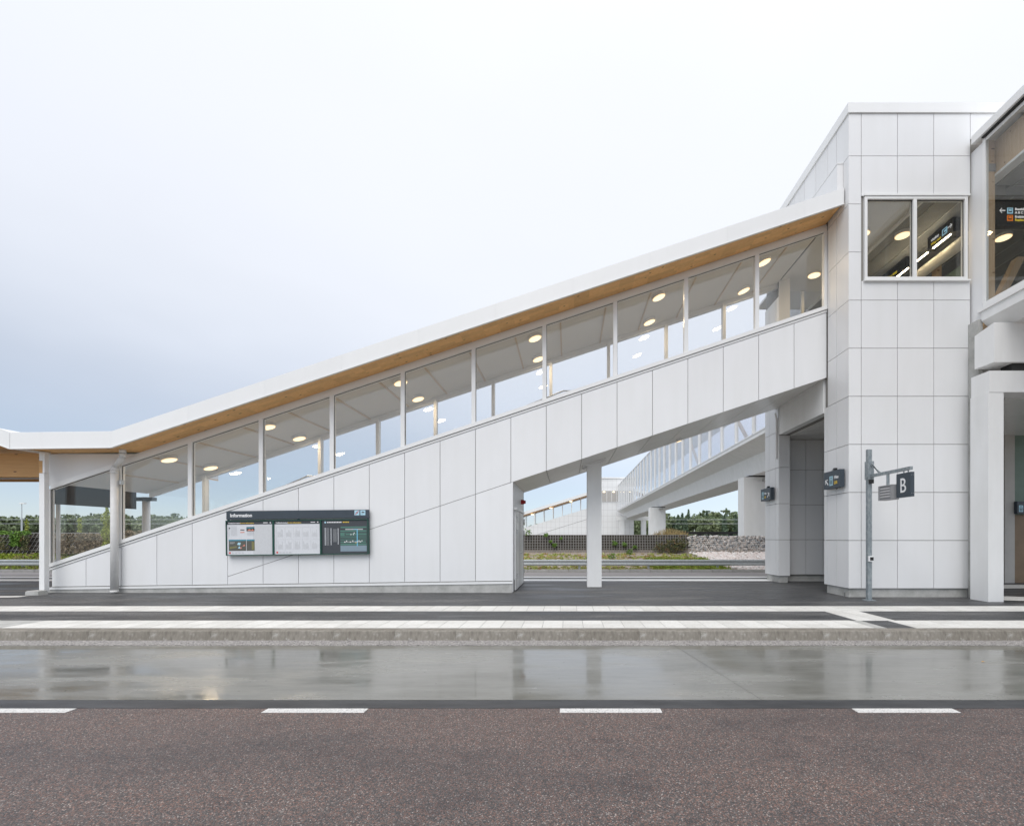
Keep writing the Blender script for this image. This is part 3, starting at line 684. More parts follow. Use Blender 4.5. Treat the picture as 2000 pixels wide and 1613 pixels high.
    b = MB().tube((XE + .004, 15.0, 2.68), (XE + .09, 15.0, 2.68), .075, n=14).tube((XE + .09, 15.0, 2.68), (XE + .15, 15.0, 2.68), .06, .05, n=14).build('alarm_beacon', 'red', S)
    b['label'] = 'red alarm beacon above the door'
covered_stair()

col = thing('support_column', 'square white column standing alone under the sloping stair', 'column', (0.8, 14.3, 0))
MB().prism([(PX(1147, 14.25), 0), (PX(1175, 14.25), 0), (PX(1175, 14.25), zb(1.03) + .06), (PX(1147, 14.25), zb(0.58) + .06)], 'y', 14.25, 14.70).build('shaft', 'paint_concrete', col)
MB().prism([(.45, zb(.45) - .03), (1.15, zb(1.15) - .03), (1.15, zb(1.15)), (.45, zb(.45))], 'y', 14.1, 14.85).build('head_plate', 'paint_concrete', col)

# rain pipe
pipe = thing('drain_pipe', 'grey zinc rain pipe bent under the eave, running down the stair wall', 'pipe', (PX(223, 12.62), 12.6, 0))
px_ = PX(223.5, 12.60)
m = MB().path([(px_, 12.60, 0.03), (px_, 12.60, PZ(918, 12.60))], 0.085, 18); m.build('downpipe', 'pipe', pipe, True)
m = MB().path([(px_, 12.60, PZ(919, 12.6)), (px_ + .07, 12.56, PZ(911, 12.6)), (px_ + .40, 12.42, 3.70), (px_ + .44, 12.38, 3.80), (px_ + .44, 12.38, 3.90)], 0.075, 18); m.build('bend', 'pipe', pipe, True)
for z_ in (3.28, 0.02): MB().tube((px_, 12.6, z_), (px_, 12.6, z_ + .065), .092, n=18).build('collar', 'pipe', pipe, True)
bx('bracket', 'steel', pipe, px_ + .05, px_ + .16, 12.62, 12.72, 2.98, 3.1)

# ------------------------------------------------------------------ canopy at the foot of the stair
cn = thing('platform_canopy', 'timber lined flat canopy joining the foot of the stair', 'canopy', (-18, 14, 0))
ex = -14.43
def cz(x): return 3.862
def kink(lo, hi): return [(-30, 4.0 + lo), (-14.80, 4.0 + lo), (ex, 3.862 + lo), (ex, 3.862 + hi), (-14.80, 4.0 + hi), (-30, 4.0 + hi)]
MB().prism(kink(-.03, .38), 'y', YO, YO + 0.03).build('fascia', 'trim', cn)
MB().prism(kink(.035, .37), 'y', YO + .032, 19.0).build('roof_slab', 'trim', cn)
MB().prism(kink(.0, .033), 'y', YO + .032, 19.0).build('soffit', 'pine', cn)
MB().prism(kink(-.055, -.031), 'y', YO - .014, YO + .05).build('drip_edge', 'trim', cn)
bx('glulam_beam', 'glulam_h', cn, -30, -14.75, 12.85, 13.07, PZ(931, 12.85), 3.86)
bx('glulam_beam', 'glulam_h', cn, -40, -20.4, 18.6, 18.8, PZ(940, 18.6), 4.3)
MB().tube((-40, 18.3, PZ(934, 18.3) - .1), (-20.3, 18.3, PZ(933, 18.3)), .05).build('gutter_pipe', 'steel', cn)
bx('edge_flashing', 'trim', cn, -14.46, -14.28, YO + .06, 12.72, 3.82, 3.86)
post = thing('canopy_post', 'white steel post carrying the timber canopy beside the stair foot', 'post', (-14.5, 12.6, 0))
bx('shaft', 'trim', post, PX(76.5, 12.4), PX(86.5, 12.4), 12.40, 12.52, 0.06, PZ(924, 12.4))
bx('head_block', 'glulam_h', post, PX(76.5, 12.42), PX(83, 12.42), 12.42, 12.51, PZ(923.5, 12.42), PZ(900, 12.42))
bx('head_cap', 'trim', post, PX(83.2, 12.41), PX(87, 12.41), 12.41, 12.51, PZ(923.5, 12.41), 3.83)
bx('top_plate', 'trim', post, PX(76.5, 12.42), PX(83, 12.42), 12.42, 12.51, PZ(899.5, 12.42), 3.83)
m = MB(); m.prism([(-14.34, -.01), (-13.98, -.01), (-14.0, .11), (-14.29, .12), (-14.33, .09)], 'y', 12.16, 12.385)
tag(m.build('concrete_block', 'concrete'), 'small rough concrete block at the foot of the canopy post', 'block')

# dark board canopy behind the stair
rc = thing('rear_canopy', 'dark grey board of a shelter roof seen through the first stair window', 'shelter', (-18, 18, 0))
a0, a1 = (PX(100, 17.0), 17.0), (PX(261, 18.8), 18.8)
def slat(z0a, z1a, z0b, z1b, mat, nm):
    d = 0.12
    MB().add([(a0[0], a0[1], z0a), (a1[0], a1[1], z0b), (a1[0], a1[1] + d, z0b), (a0[0], a0[1] + d, z0a), (a0[0], a0[1], z1a), (a1[0], a1[1], z1b), (a1[0], a1[1] + d, z1b), (a0[0], a0[1] + d, z1a)],
             [(0, 3, 2, 1), (4, 5, 6, 7), (0, 1, 5, 4), (1, 2, 6, 5), (2, 3, 7, 6), (3, 0, 4, 7)]).build(nm, mat, rc)
slat(PZ(984, 17.0), PZ(930, 17.0), PZ(994, 18.8), PZ(952, 18.8), 'dark_fascia', 'fascia_board')
MB().tube((PX(277, 18.9), 19.1, -.02), (PX(277, 18.9), 19.1, PZ(971, 19.1)), .13, n=16).build('column', 'trim', rc, True)
MB().tube((PX(102, 17.2), 17.4, -.02), (PX(102, 17.2), 17.4, PZ(970, 17.4)), .06, n=12).build('column', 'trim', rc, True)
bx('roof_edge', 'dark_fascia', rc, PX(262, 19), PX(300, 19), 18.95, 19.15, PZ(978, 19), PZ(971, 19))

# ------------------------------------------------------------------ lift tower
TY, TX0, TX1, TYB = 11.75, 7.15, 10.25, 16.70
TZ = [0.2275 + 1.2245 * k for k in range(10)]; TTOP = 12.33
CX = [7.47, 8.393, 9.318, 10.25]
tower = thing('lift_tower', 'tall white panel clad lift tower with a wide window under its flat top', 'tower', (8.7, 14, 0))
def lift_tower():
    T = tower; g = 0.007
    WZ0, WZ1 = 8.085, 10.205
    rows = list(zip(TZ[:-1], TZ[1:])) + [(TZ[-1], TTOP)]
    # corner sheets, bent round the edge
    for z0, z1 in rows:
        m = MB(); m.prism([(TX0, TY), (CX[0] - g, TY), (CX[0] - g, TY + .025), (TX0 + .025, TY + .025), (TX0 + .025, 12.28 - g), (TX0, 12.28 - g)], 'z', z0 + g, z1 - g)
        m.build('corner_sheet', 'panel', T)
    # front sheets
    for a, b in zip(CX[:-1], CX[1:]):
        for z0, z1 in rows:
            if z0 > WZ0 - 0.6 and z1 < WZ1 + 1.2 and z0 < WZ1:
                if z0 < WZ0 - 0.3: z1 = WZ0 - .02
                elif z1 > WZ1 + .3: z0 = WZ1 + .02
                else: continue
            m = MB(); m.box(a + g, b - g, TY, TY + .025, z0 + g, z1 - g); m.build('front_sheet', 'panel', T)
    MB().box(CX[-1] + g, 11.2, TY, TY + .025, PZ(272, TY), TTOP - g).build('front_sheet', 'panel', T)
    # left side, beside the stair
    for a, b in ((12.28, 12.70), (12.70, 12.88)):
        for k, (z0, z1) in enumerate(rows):
            if b > 12.75 and z1 > 6: continue
            m = MB(); m.box(TX0, TX0 + .025, a + g, b - g, z0 + g, z1 - g); m.build('side_sheet', 'panel', T)
    ys = [12.70, 13.32, 13.96, 14.59, 15.2, 15.8, 16.4, TYB]
    for a, b in zip(ys[:-1], ys[1:]):
        MB().box(TX0, TX0 + .025, a + g, b - g, zs(TX0) + .3, TTOP - g).build('side_sheet', 'panel', T)
    # cores
    m = MB(); m.box(TX0 + .03, TX1, TY + .03, TY + .2, 0.235, WZ0 - .06); m.box(TX0 + .03, 11.2, TY + .03, TY + .2, WZ1 + .06, TTOP)
    m.box(TX0 + .03, 7.545, TY + .031, TY + .2, WZ0 - .06, WZ1 + .06)
    m.box(TX0 + .03, TX0 + .2, TY + .2, 12.85, .235, TTOP); m.box(TX0 + .028, TX0 + .05, 12.851, TYB - .02, zs(TX0) + .05, TTOP)
    m.build('wall_core', 'joint', T)
    MB().box(TX0 + .052, TX0 + .22, 12.852, TYB - .02, zs(TX0) + .03, TTOP).build('wall_lining', 'ceiling', T)
    MB().box(TX0 - .018, 7.5, 15.59, 15.628, 5.96, 10.3).build('pier_lining', 'panel', T)
    m = MB(); m.box(TX0 - .02, TX0 + .2, 12.89, 15.58, 5.0, zb(TX0) + .0); m.build('landing_beam', 'paint_concrete', T)
    # plinth
    m = MB(); m.prism([(TX0 + .04, TY + .06), (TX1 - .02, TY + .06), (TX1 - .02, 12.8), (TX0 + .04, 12.8)], 'z', -.05, TZ[0] - .004); m.build('plinth', 'concrete', T)
    MB().path([(TX0 + .05, TY + .25, -.02), (TX0 + .03, TY + .22, .10), (TX0 + .03, TY + .22, .16)], .018).build('cable_conduit', 'steel', T)
    # rear pier of the tower
    for k, (z0, z1) in enumerate(rows[:8]):
        if z0 < 4.9:
            MB().box(TX0 - .02, 7.50, 15.60, 15.625, z0 + g, min(z1, 4.99) - g).build('pier_sheet', 'panel', T)
        for a, b in ((15.60, 15.86), (15.86, 16.36), (16.36, TYB)):
            MB().box(TX0 - .02, TX0 + .005, a + g + (.028 if a == 15.6 else 0), b - g, z0 + g, min(z1, 9.7) - g).build('pier_sheet', 'panel', T)
    m = MB(); m.box(TX0 + .01, 7.48, 15.63, TYB - .01, .22, 10.2); m.build('pier_core', 'joint', T)
    bx('pier_plinth', 'concrete', T, TX0 + .03, 7.45, 15.65, TYB - .05, -.05, .222)
    MB().path([(TX0 - .05, 15.72, 4.2), (TX0 - .05, 15.72, 5.55), (TX0 - .12, 15.65, 5.75)], .03).build('drain', 'trim', T)
    # recess under the landing
    xs = [7.505, 7.75, 8.352, 8.954, 9.556, 10.158]
    for a, b in zip(xs[:-1], xs[1:]):
        for z0, z1 in rows[:4]:
            MB().box(a + g, b - g, 16.20, 16.22, z0 + g, min(z1, 4.965) - g).build('recess_sheet', 'panel', T)
        for y0, y1 in ((12.3, 13.6), (13.6, 14.9), (14.9, 16.19)):
            MB().box(a + g, b - g, y0 + g, y1 - g, 4.97, 4.99).build('recess_ceiling_sheet', 'soffit_panel', T)
    m = MB(); m.box(7.5, 10.6, 16.225, 16.5, .2, 5.5); m.box(7.36, 10.6, 12.2, 16.2, 5.0, 5.3); m.build('recess_core', 'joint', T)
    bx('recess_plinth', 'concrete', T, 7.5, 10.6, 16.26, 16.5, -.05, .2)
    bx('recess_side_wall', 'panel', T, 10.36, 10.5, 12.3, 16.2, 0, 5.0)
    # coping and roof
    m = MB(); m.box(TX0 - .035, 11.3, TY - .035, TY + .3, TTOP, PZ(203, TY)); m.box(TX0 - .035, TX0 + .3, TY + .301, TYB, TTOP, PZ(203, TY)); m.build('coping', 'trim', T)
    bx('roof', 'trim', T, TX0 + .31, 11.3, TY + .31, TYB, 12.0, 12.3)
    m = MB(); m.box(TX0 - .16, TX0 - .004, 11.98, 14.4, zs(7) + .37, 11.22); m.build('roof_upstand', 'panel', T)
    m = MB(); m.box(TX0 - .17, TX0 - .005, 11.97, 14.41, 11.222, 11.25); m.build('upstand_cap', 'trim', T)
    # window
    X0, X1 = PX(1687.5, TY), PX(1888.5, TY)
    fr = MB(); t = .07
    fr.box(X0, X0 + t, TY - .03, TY + .1, WZ0, WZ1); fr.box(X1 - t, X1, TY - .03, TY + .1, WZ0, WZ1)
    fr.box(X0 + t, X1 - t, TY - .03, TY + .1, WZ0, WZ0 + t); fr.box(X0 + t, X1 - t, TY - .03, TY + .1, WZ1 - t, WZ1)
    w = fr.build('window', 'trim', T)
    xm = PX(1786, TY)
    MB().box(xm - .045, xm + .045, TY - .027, TY + .1, WZ0 + t, WZ1 - t).build('mullion', 'trim', w)
    MB().box(X0 - .02, X1 + .05, TY - .05, TY + .02, WZ1 + .005, WZ1 + .05).build('head_flashing', 'trim', w)
    MB().box(X0 - .02, X1 + .05, TY - .06, TY + .02, WZ0 - .045, WZ0 - .005).build('sill', 'trim', w)
    MB().box(X0 + t, xm - .045, TY + .03, TY + .045, WZ0 + t, WZ1 - t).build('pane', 'glass_grey', w)
    MB().box(xm + .045, X1 - t, TY + .03, TY + .045, WZ0 + t, WZ1 - t).build('pane', 'glass_grey', w)
    m = MB()
    for a, b in ((X0 + t, xm - .045), (xm + .045, X1 - t)): m.box(a, b, TY + .02, TY + .029, WZ1 - t - .02, WZ1 - t); m.box(b - .018, b, TY + .02, TY + .029, WZ0 + t, WZ1 - t - .02)
    m.build('gasket', 'dark_gap', w)
    # inside
    bx('upper_floor', 'floor', T, TX0 + .05, 17.0, TY + .22, 18.0, 6.55, 6.9)
    bx('upper_ceiling', 'ceiling', T, TX0 + .2, 9.3, TY + .21, 18.0, 10.42, 10.5)
    bx('concourse_ceiling', 'unlit_ceiling', T, 9.33, 17.0, TY + .21, 22.0, 10.38, 10.5)  # lack of daylight beyond the tower ceiling is put into the colour
    for k in range(9): bx('ceiling_batten', 'steel', T, 9.7 + .62 * k, 9.72 + .62 * k, TY + .22, 20, 10.365, 10.379)
    bx('ceiling_edge', 'trim', T, 9.28, 9.34, TY + .22, 18, 10.33, 10.42)
    m = MB()
    m.box(10.75, 17, 21.0, 21.2, 6.9, 10.4); m.box(16.9, 17.1, 2.0, 21.0, 6.9, 11.3); m.build('concourse_wall', 'unlit_ceiling', T)
    MB().tube((10.98, TY + .3, 9.74), (10.98, 17.5, 9.74), .16, n=20).build('lit_duct', 'cream', T, True)
    bx('concourse_door', 'green_wall', T, 11.35, 11.4, 13.0, 16.0, 6.9, 9.4)
    bx('door_post', 'glulam', T, 11.2, 11.34, 14.0, 14.2, 6.9, 9.9)
    MB().add([(9.2, 15.2, 10.4), (9.35, 15.2, 10.4), (10.35, 15.2, 8.6), (10.2, 15.2, 8.6), (9.2, 15.35, 10.4), (9.35, 15.35, 10.4), (10.35, 15.35, 8.6), (10.2, 15.35, 8.6)],
             [(0, 3, 2, 1), (4, 5, 6, 7), (0, 1, 5, 4), (1, 2, 6, 5), (2, 3, 7, 6), (3, 0, 4, 7)]).build('timber_brace', 'glulam', T)
    # rear window strip of the tower
    MB().box(7.55, 10.0, TYB - .06, TYB - .04, 6.9, 10.4).build('rear_pane', 'glass', T)
    bx('rear_mullion', 'trim', T, 8.4, 8.5, TYB - .1, TYB, 6.9, 10.4)
lift_tower()

# ------------------------------------------------------------------ footbridge
BX0, BX1, BXR = 10.30, 15.2, 17.0
GZ, RZ = 7.24, 11.42
bridge = thing('footbridge', 'long glazed footbridge with white concrete girder crossing over the road and railway', 'bridge', (13, 20, 0))
def footbridge():
    B = bridge
    far = 96.0
    # deck behind the tower: slab with tapering cantilever and girder
    m = MB(); m.prism([(BX0 - .08, 6.98), (BX0 - .08, 7.18), (BX1 + .08, 7.18), (BX1 + .08, 6.98), (14.2, 6.5), (11.3, 6.5)], 'y', 16.75, far); m.build('deck_slab', 'paint_concrete', B)
    m = MB(); m.prism([(11.3, 6.5), (14.2, 6.5), (13.9, 5.42), (11.5, 5.42)], 'y', 16.75, far); m.build('girder', 'paint_concrete', B)
    bx('deck_flashing', 'trim', B, BX0 - .11, BX0 + .06, 16.75, far, 7.185, 7.26)
    bx('top_rail', 'trim', B, BX0 - .06, BX0 + .08, 16.75, far, 12.25, 12.40)
    bx('roof', 'trim', B, BX0 + .1, BX1, 16.75, far, 12.2, 12.38)
    y = 17.55
    k = 0
    while y < far - 1:
        bx('mullion', 'trim', B, BX0 - .13, BX0 + .06, y - .05, y + .05, 7.26, 12.25)
        bx('pane', 'glass_pale', B, BX0 - .005, BX0 + .010, y + .04, min(y + 2.65, far) - .04, 7.26, 12.25)
        y += 2.65; k += 1
    bx('rear_glazing', 'glass_pale', B, BX1, BX1 + .015, 17, far, 7.26, 12.2)
    # timber truss inside
    y = 17.5
    while y < 42:
        for s in (0,):
            a, b = (y, y + 5.3) if s == 0 else (y + 10.6, y + 5.3)
            MB().add([(11.0, a - .09, 7.2), (11.0, a + .09, 7.2), (11.2, a + .09, 7.2), (11.2, a - .09, 7.2), (11.0, b - .09, 12.2), (11.0, b + .09, 12.2), (11.2, b + .09, 12.2), (11.2, b - .09, 12.2)],
                     [(0, 1, 2, 3), (7, 6, 5, 4), (0, 4, 5, 1), (1, 5, 6, 2), (2, 6, 7, 3), (3, 7, 4, 0)]).build('timber_brace', 'batten', B)
        y += 10.6
    # part in front of the tower, coming over the road
    ya, yb = 1.0, 11.42
    bx('roof_edge', 'trim', B, 10.16, 10.34, ya, 11.62, 11.42, 11.62)
    bx('roof_gap_shadow', 'dark_gap', B, 10.22, 10.36, ya, 11.40, 11.387, 11.418)  # near-black strip painted in as the shadow under the roof edge
    bx('roof_deck', 'trim', B, 10.35, BXR, ya, 11.62, 11.50, 11.62)
    bx('head_rail', 'trim', B, 10.29, 10.36, ya, 11.36, 11.30, 11.384)
    bx('sill_rail', 'trim', B, 10.27, 10.38, ya, yb, GZ - .01, GZ + .09)
    bx('sill_flashing', 'trim', B, 10.20, 10.40, ya, 11.50, GZ - .13, GZ - .05)
    bx('sill_gap', 'joint', B, 10.28, 10.38, ya, yb, GZ - .05, GZ - .01)
    bx('corner_mullion', 'trim', B, 10.28, 10.36, 11.36, 11.44, GZ + .09, 11.384)
    m = MB(); m.box(10.285, 10.36, 11.441, TY + .1, GZ - .3, PZ(283, 11.5)); m.build('corner_lining', 'panel', B)
    for y0, y1 in ((ya, 5.9), (5.98, 8.6), (8.68, 11.36)):
        bx('pane', 'glass_grey', B, 10.31, 10.325, y0, y1, GZ + .09, 11.30)
        if y1 < 11: bx('mullion', 'trim', B, 10.29, 10.36, y1, y1 + .08, GZ + .09, 11.30)
    bx('timber_column', 'glulam', B, 10.37, 10.61, 11.46, 11.70, GZ - .1, 10.62)
    bx('timber_head', 'glulam', B, 10.37, 10.61, 11.46, 11.70, 10.80, 11.4)
    bx('steel_plate', 'louvre', B, 10.365, 10.615, 11.44, 11.70, 10.62, 10.80)
    bx('timber_edge_beam', 'glulam', B, 10.63, 10.84, ya, 11.70, 10.56, 11.40)
    bx('ceiling_trim', 'trim', B, 10.60, 10.85, ya, 11.70, 10.49, 10.555)
    bx('ceiling', 'unlit_ceiling', B, 10.86, BXR - .11, ya, 11.7, 10.46, 10.5)
    bx('ceiling_closure', 'unlit_ceiling', B, 11.21, BXR - .11, 11.70, 11.958, 10.44, 10.52); bx('roof_closure', 'trim', B, 11.21, BXR, 11.62, 11.95, 10.6, 11.62)
    for k in range(8): bx('ceiling_batten', 'steel', B, 11.3 + .62 * k, 11.32 + .62 * k, ya, 11.7, 10.445, 10.459)
    m = MB()
    m.add([(11.2, 12.6, 7.0), (11.4, 12.6, 7.0), (12.5, 12.6, 9.2), (12.3, 12.6, 9.2), (11.2, 12.8, 7.0), (11.4, 12.8, 7.0), (12.5, 12.8, 9.2), (12.3, 12.8, 9.2)],
          [(0, 1, 2, 3), (7, 6, 5, 4), (0, 4, 5, 1), (1, 5, 6, 2), (2, 6, 7, 3), (3, 7, 4, 0)]); m.build('timber_brace', 'glulam', B)
    # concrete of the front part
    m = MB(); m.prism([(10.24, GZ - .13), (10.24, GZ - .36), (10.55, 6.62), (BXR, 6.62), (BXR, GZ - .13)], 'y', ya, 11.42); m.build('front_deck', 'paint_concrete', B)
    m = MB(); m.add([(10.05, 11.4, 5.68), (10.09, 10.92, 5.68), (BXR, 10.92, 5.68), (BXR, 11.4, 5.68), (10.05, 11.4, 6.50), (10.09, 10.92, 6.62), (BXR, 10.92, 6.62), (BXR, 11.4, 6.62)],
                    [(0, 3, 2, 1), (4, 5, 6, 7), (0, 1, 5, 4), (1, 2, 6, 5), (2, 3, 7, 6), (3, 0, 4, 7)]); m.build('end_diaphragm', 'paint_concrete', B)
    bx('tower_joint', 'concrete', B, 10.19, 10.30, 11.45, 11.74, 0.0, GZ - .3)
    m = MB(); m.box(10.6, 11.0, 11.0, 11.3, 5.482, 5.68); m.build('bearing', 'dark_gap', B)
    m = MB(); m.box(10.9, BXR, 11.45, 16, 4.97, 5.05); m.build('under_ceiling', 'soffit_panel', B)
footbridge()

p1 = thing('bridge_pier', 'white portal pier in front of the lift tower carrying the footbridge', 'pier', (10.2, 11.2, 0), 'footbridge piers')
bx('leg', 'paint_concrete', p1, 9.97, 10.335, 10.94, 11.43, -.03, 4.97)
bx('cap_beam', 'paint_concrete', p1, 9.99, 17.0, 10.93, 11.43, 4.972, 5.48)
def pier(x, y, w, d, z0, z1, label):
    p = thing('bridge_pier', label, 'pier', (x, y, z0), 'footbridge piers')
    bx('shaft', 'paint_concrete', p, x, x + w, y, y + d, z0 - .3, z1)
    bx('bearing_gap', 'dark_gap', p, x + .35, x + w - .05, y + .05, y + d - .05, z1, z1 + .09)
    lm = bx('floodlight', 'steel', p, x + w * .55, x + w * .8, y - .42, y - .01, z1 - .28, z1 - .12)
pier(PX(1453, 28.9), 28.9, 2.1, 1.0, .45, 5.33, 'white concrete bridge pier standing on the pale rubble beside the stone wall')
pier(PX(1269, 58), 58, 2.0, 1.0, 1.2, 5.33, 'white concrete bridge pier beyond the planted wall, behind straw grass')
p3 = thing('bridge_pier', 'farthest white portal pier below the far end of the footbridge', 'pier', (10.6, 92, 1), 'footbridge piers')
bx('leg', 'paint_concrete', p3, PX(1209, 92), PX(1219, 92), 92, 93, .8, PZ(1016, 92)); bx('leg', 'paint_concrete', p3, PX(1253, 92), PX(1262, 92), 92, 93, .8, PZ(1016, 92))
bx('cap_beam', 'paint_concrete', p3, PX(1204, 92), PX(1268, 92), 91.9, 93.1, PZ(1016, 92), PZ(1008, 92))

# wall and door under the bridge
uw = thing('lift_lobby', 'green and grey lobby wall with brown door under the footbridge', 'lobby', (15.2, 15.5, 0))
bx('grey_wall', 'warm_wall', uw, PX(1962.5, 15.5), PX(1982, 15.5), 15.5, 15.9, 0, 4.97)
bx('green_wall', 'green_wall', uw, PX(1982, 15.5), 18.5, 15.55, 15.9, 2.3, 4.97)
bx('door', 'brown_door', uw, PX(1986, 15.5), 18.5, 15.58, 15.7, 0, 2.29)
bx('side_wall', 'warm_wall', uw, 10.52, 14.7, 15.9, 16.1, 0, 4.97)

# ------------------------------------------------------------------ signs
def lift_icon(fr, x, y, s, P):
    flats(fr, [(x, y, x + s * .62, y + s)], 'blue', P, 'lift_symbol')
    flats(fr, [(x + s * .1, y + s * .12, x + s * .52, y + s * .16), (x + s * .1, y + s * .62, x + s * .52, y + s * .66), (x + s * .1, y + s * .12, x + s * .14, y + s * .66), (x + s * .48, y + s * .12, x + s * .52, y + s * .66),
               (x + s * .18, y + s * .2, x + s * .27, y + s * .54), (x + s * .35, y + s * .2, x + s * .44, y + s * .54), (x + s * .2, y + s * .74, x + s * .28, y + s * .88), (x + s * .34, y + s * .74, x + s * .42, y + s * .88)],
          'sign', P, 'lift_symbol_lines', .004)
def arrow(fr, cx, cy, s, ang, mat, P):
    c, n = math.cos(ang), math.sin(ang)
    def T(pts): return [(cx + (p[0] * c - p[1] * n) * s, cy + (p[0] * n + p[1] * c) * s) for p in pts]
    t = .09
    flats(fr, [T([(-.5, -t), (.38, -t), (.38, t), (-.5, t)]), T([(.5, 0), (.5 - .12, .0), (.02, .36), (.10, .46)]), T([(.5, 0), (.10, -.46), (.02, -.36), (.38, 0)])], mat, P, 'arrow')
def lift_sign(x, y0, y1, z0, z1, label, flip):
    s = thing('lift_sign', label, 'sign', (x, y0, z0), 'lift direction signs')
    bx('case', 'sign', s, x, x + .12, y0, y1, z0, z1)
    fr = ((x, y1, z0), (0, -1, 0), (0, 0, 1), (-1, 0, 0)); w, h = y1 - y0, z1 - z0
    if not flip:
        arrow(fr, .14, h * .38, .20, math.radians(135), 'white', s); lift_icon(fr, .27, h * .16, .25, s)
        lettering('Hiss', .115, 'white', fr, .48, h * .52, s, .003); lettering('Lift', .115, 'yellow', fr, .48, h * .22, s, .003)
    else:
        lift_icon(fr, .09, h * .16, .25, s); lettering('Hiss', .10, 'white', fr, .30, h * .52, s, .003); lettering('Lift', .10, 'yellow', fr, .30, h * .22, s, .003)
        arrow(fr, .62, h * .42, .22, math.radians(45), 'white', s)
    bx('cable_gland', 'black', s, x + .03, x + .10, y0 + .28, y0 + .36, z1, z1 + .07)
    MB().path([(x + .06, y0 + .37, z1 + .04), (x + .06, y0 + .43, z1 + .05), (x + .06, y0 + .48, z1)], .006, 6).build('cable', 'black', s)
    MB().path([(x + .06, y0 + .20, z0), (x + .06, y0 + .24, z0 - .04), (x + .06, y0 + .28, z0)], .006, 6).build('cable', 'black', s)
lift_sign(6.99, 11.86, 12.60, 2.83, 3.29, 'dark lift sign with arrow on the side of the lift tower', False)
lift_sign(6.97, 15.88, 16.68, 2.83, 3.26, 'dark lift sign with arrow on the rear pier beside the recess', True)
s3 = thing('lift_sign', 'dark lift sign above the brown door under the footbridge', 'sign', (15.1, 15.3, 2.8), 'lift direction signs')
bx('case', 'sign', s3, PX(1986, 15.4), PX(1986, 15.4) + 1.4, 15.38, 15.5, PZ(1003, 15.4), PZ(979, 15.4))
fr = ((PX(1986, 15.4), 15.38, PZ(1003, 15.4)), (1, 0, 0), (0, 0, 1), (0, -1, 0))
lift_icon(fr, .05, .06, .22, s3); lettering('Hiss', .1, 'white', fr, .22, .17, s3, .002); lettering('Lift', .1, 'yellow', fr, .22, .06, s3, .002)

# bus stop post
bp = thing('bus_stop_post', 'galvanised post with bracket arm, letter sign B and louvred loudspeaker before the tower', 'bus stop', (7.32, 11.2, 0))
bx('post', 'post_steel', bp, 7.255, 7.315, 11.16, 11.24, 0, 3.66); bx('post_channel', 'post_steel', bp, 7.315, 7.365, 11.175, 11.225, 0, 3.66)
bx('base_plate', 'post_steel', bp, 7.20, 7.42, 11.10, 11.30, 0.0, 0.015)
bx('clamp_sleeve', 'post_steel', bp, 7.24, 7.385, 11.13, 11.26, 2.93, 3.37)
MB().box(7.29, 7.35, 9.83, 11.13, 2.975, 3.045).build('arm', 'post_steel', bp)
MB().add([(7.30, 11.14, 3.34), (7.34, 11.14, 3.34), (7.34, 11.14, 3.28), (7.30, 11.14, 3.28), (7.30, 10.86, 3.045), (7.34, 10.86, 3.045), (7.34, 10.80, 3.045), (7.30, 10.80, 3.045)],
         [(0, 1, 2, 3), (7, 6, 5, 4), (0, 4, 5, 1), (1, 5, 6, 2), (2, 6, 7, 3), (3, 7, 4, 0)]).build('strut', 'post_steel', bp)
lb = bx('letter_box', 'sign', bp, 7.275, 7.36, 9.80, 10.22, 2.40, 2.925)
fr = ((7.275, 10.22, 2.40), (0, -1, 0), (0, 0, 1), (-1, 0, 0))
lettering('B', .45, 'white', fr, .105, .105, lb, .002, sx=.78)
for z in (2.47, 2.86): 
    for x in (7.30, 7.335): MB().tube((x, 9.80, z), (x, 9.793, z), .006, n=8).build('bolt', 'louvre', lb)
for y in (9.92, 10.05): MB().tube((7.318, y, 2.92), (7.318, y, 2.98), .012, n=8).build('hanger', 'post_steel', bp)
MB().tube((7.318, 10.55, 2.71), (7.318, 10.55, 2.98), .032, n=12).build('hanger', 'post_steel', bp)
sp = bx('loudspeaker', 'louvre', bp, 7.245, 7.395, 10.30, 10.74, 2.38, 2.715)
for k in range(4): MB().add([(7.226, 10.352, 2.445 + .062 * k), (7.226, 10.688, 2.445 + .062 * k), (7.243, 10.688, 2.478 + .062 * k), (7.243, 10.352, 2.478 + .062 * k), (7.226, 10.352, 2.437 + .062 * k), (7.226, 10.688, 2.437 + .062 * k)], [(0, 3, 2, 1), (0, 1, 5, 4), (4, 5, 2, 3)]).build('louvre_blade', 'blade', sp)
for a in ((10.30, 10.35, 2.38, 2.715), (10.69, 10.74, 2.38, 2.715), (10.35, 10.69, 2.38, 2.41), (10.35, 10.69, 2.69, 2.715)): bx('rim', 'louvre', sp, 7.222, 7.2445, *a)
bx('junction_box', 'black', bp, 7.27, 7.35, 11.08, 11.15, 2.83, 2.92)
bx('call_button', 'white', bp, 7.255, 7.36, 11.11, 11.158, .95, 1.08); bx('button_plate', 'black', bp, 7.275, 7.355, 11.10, 11.109, .975, 1.055)

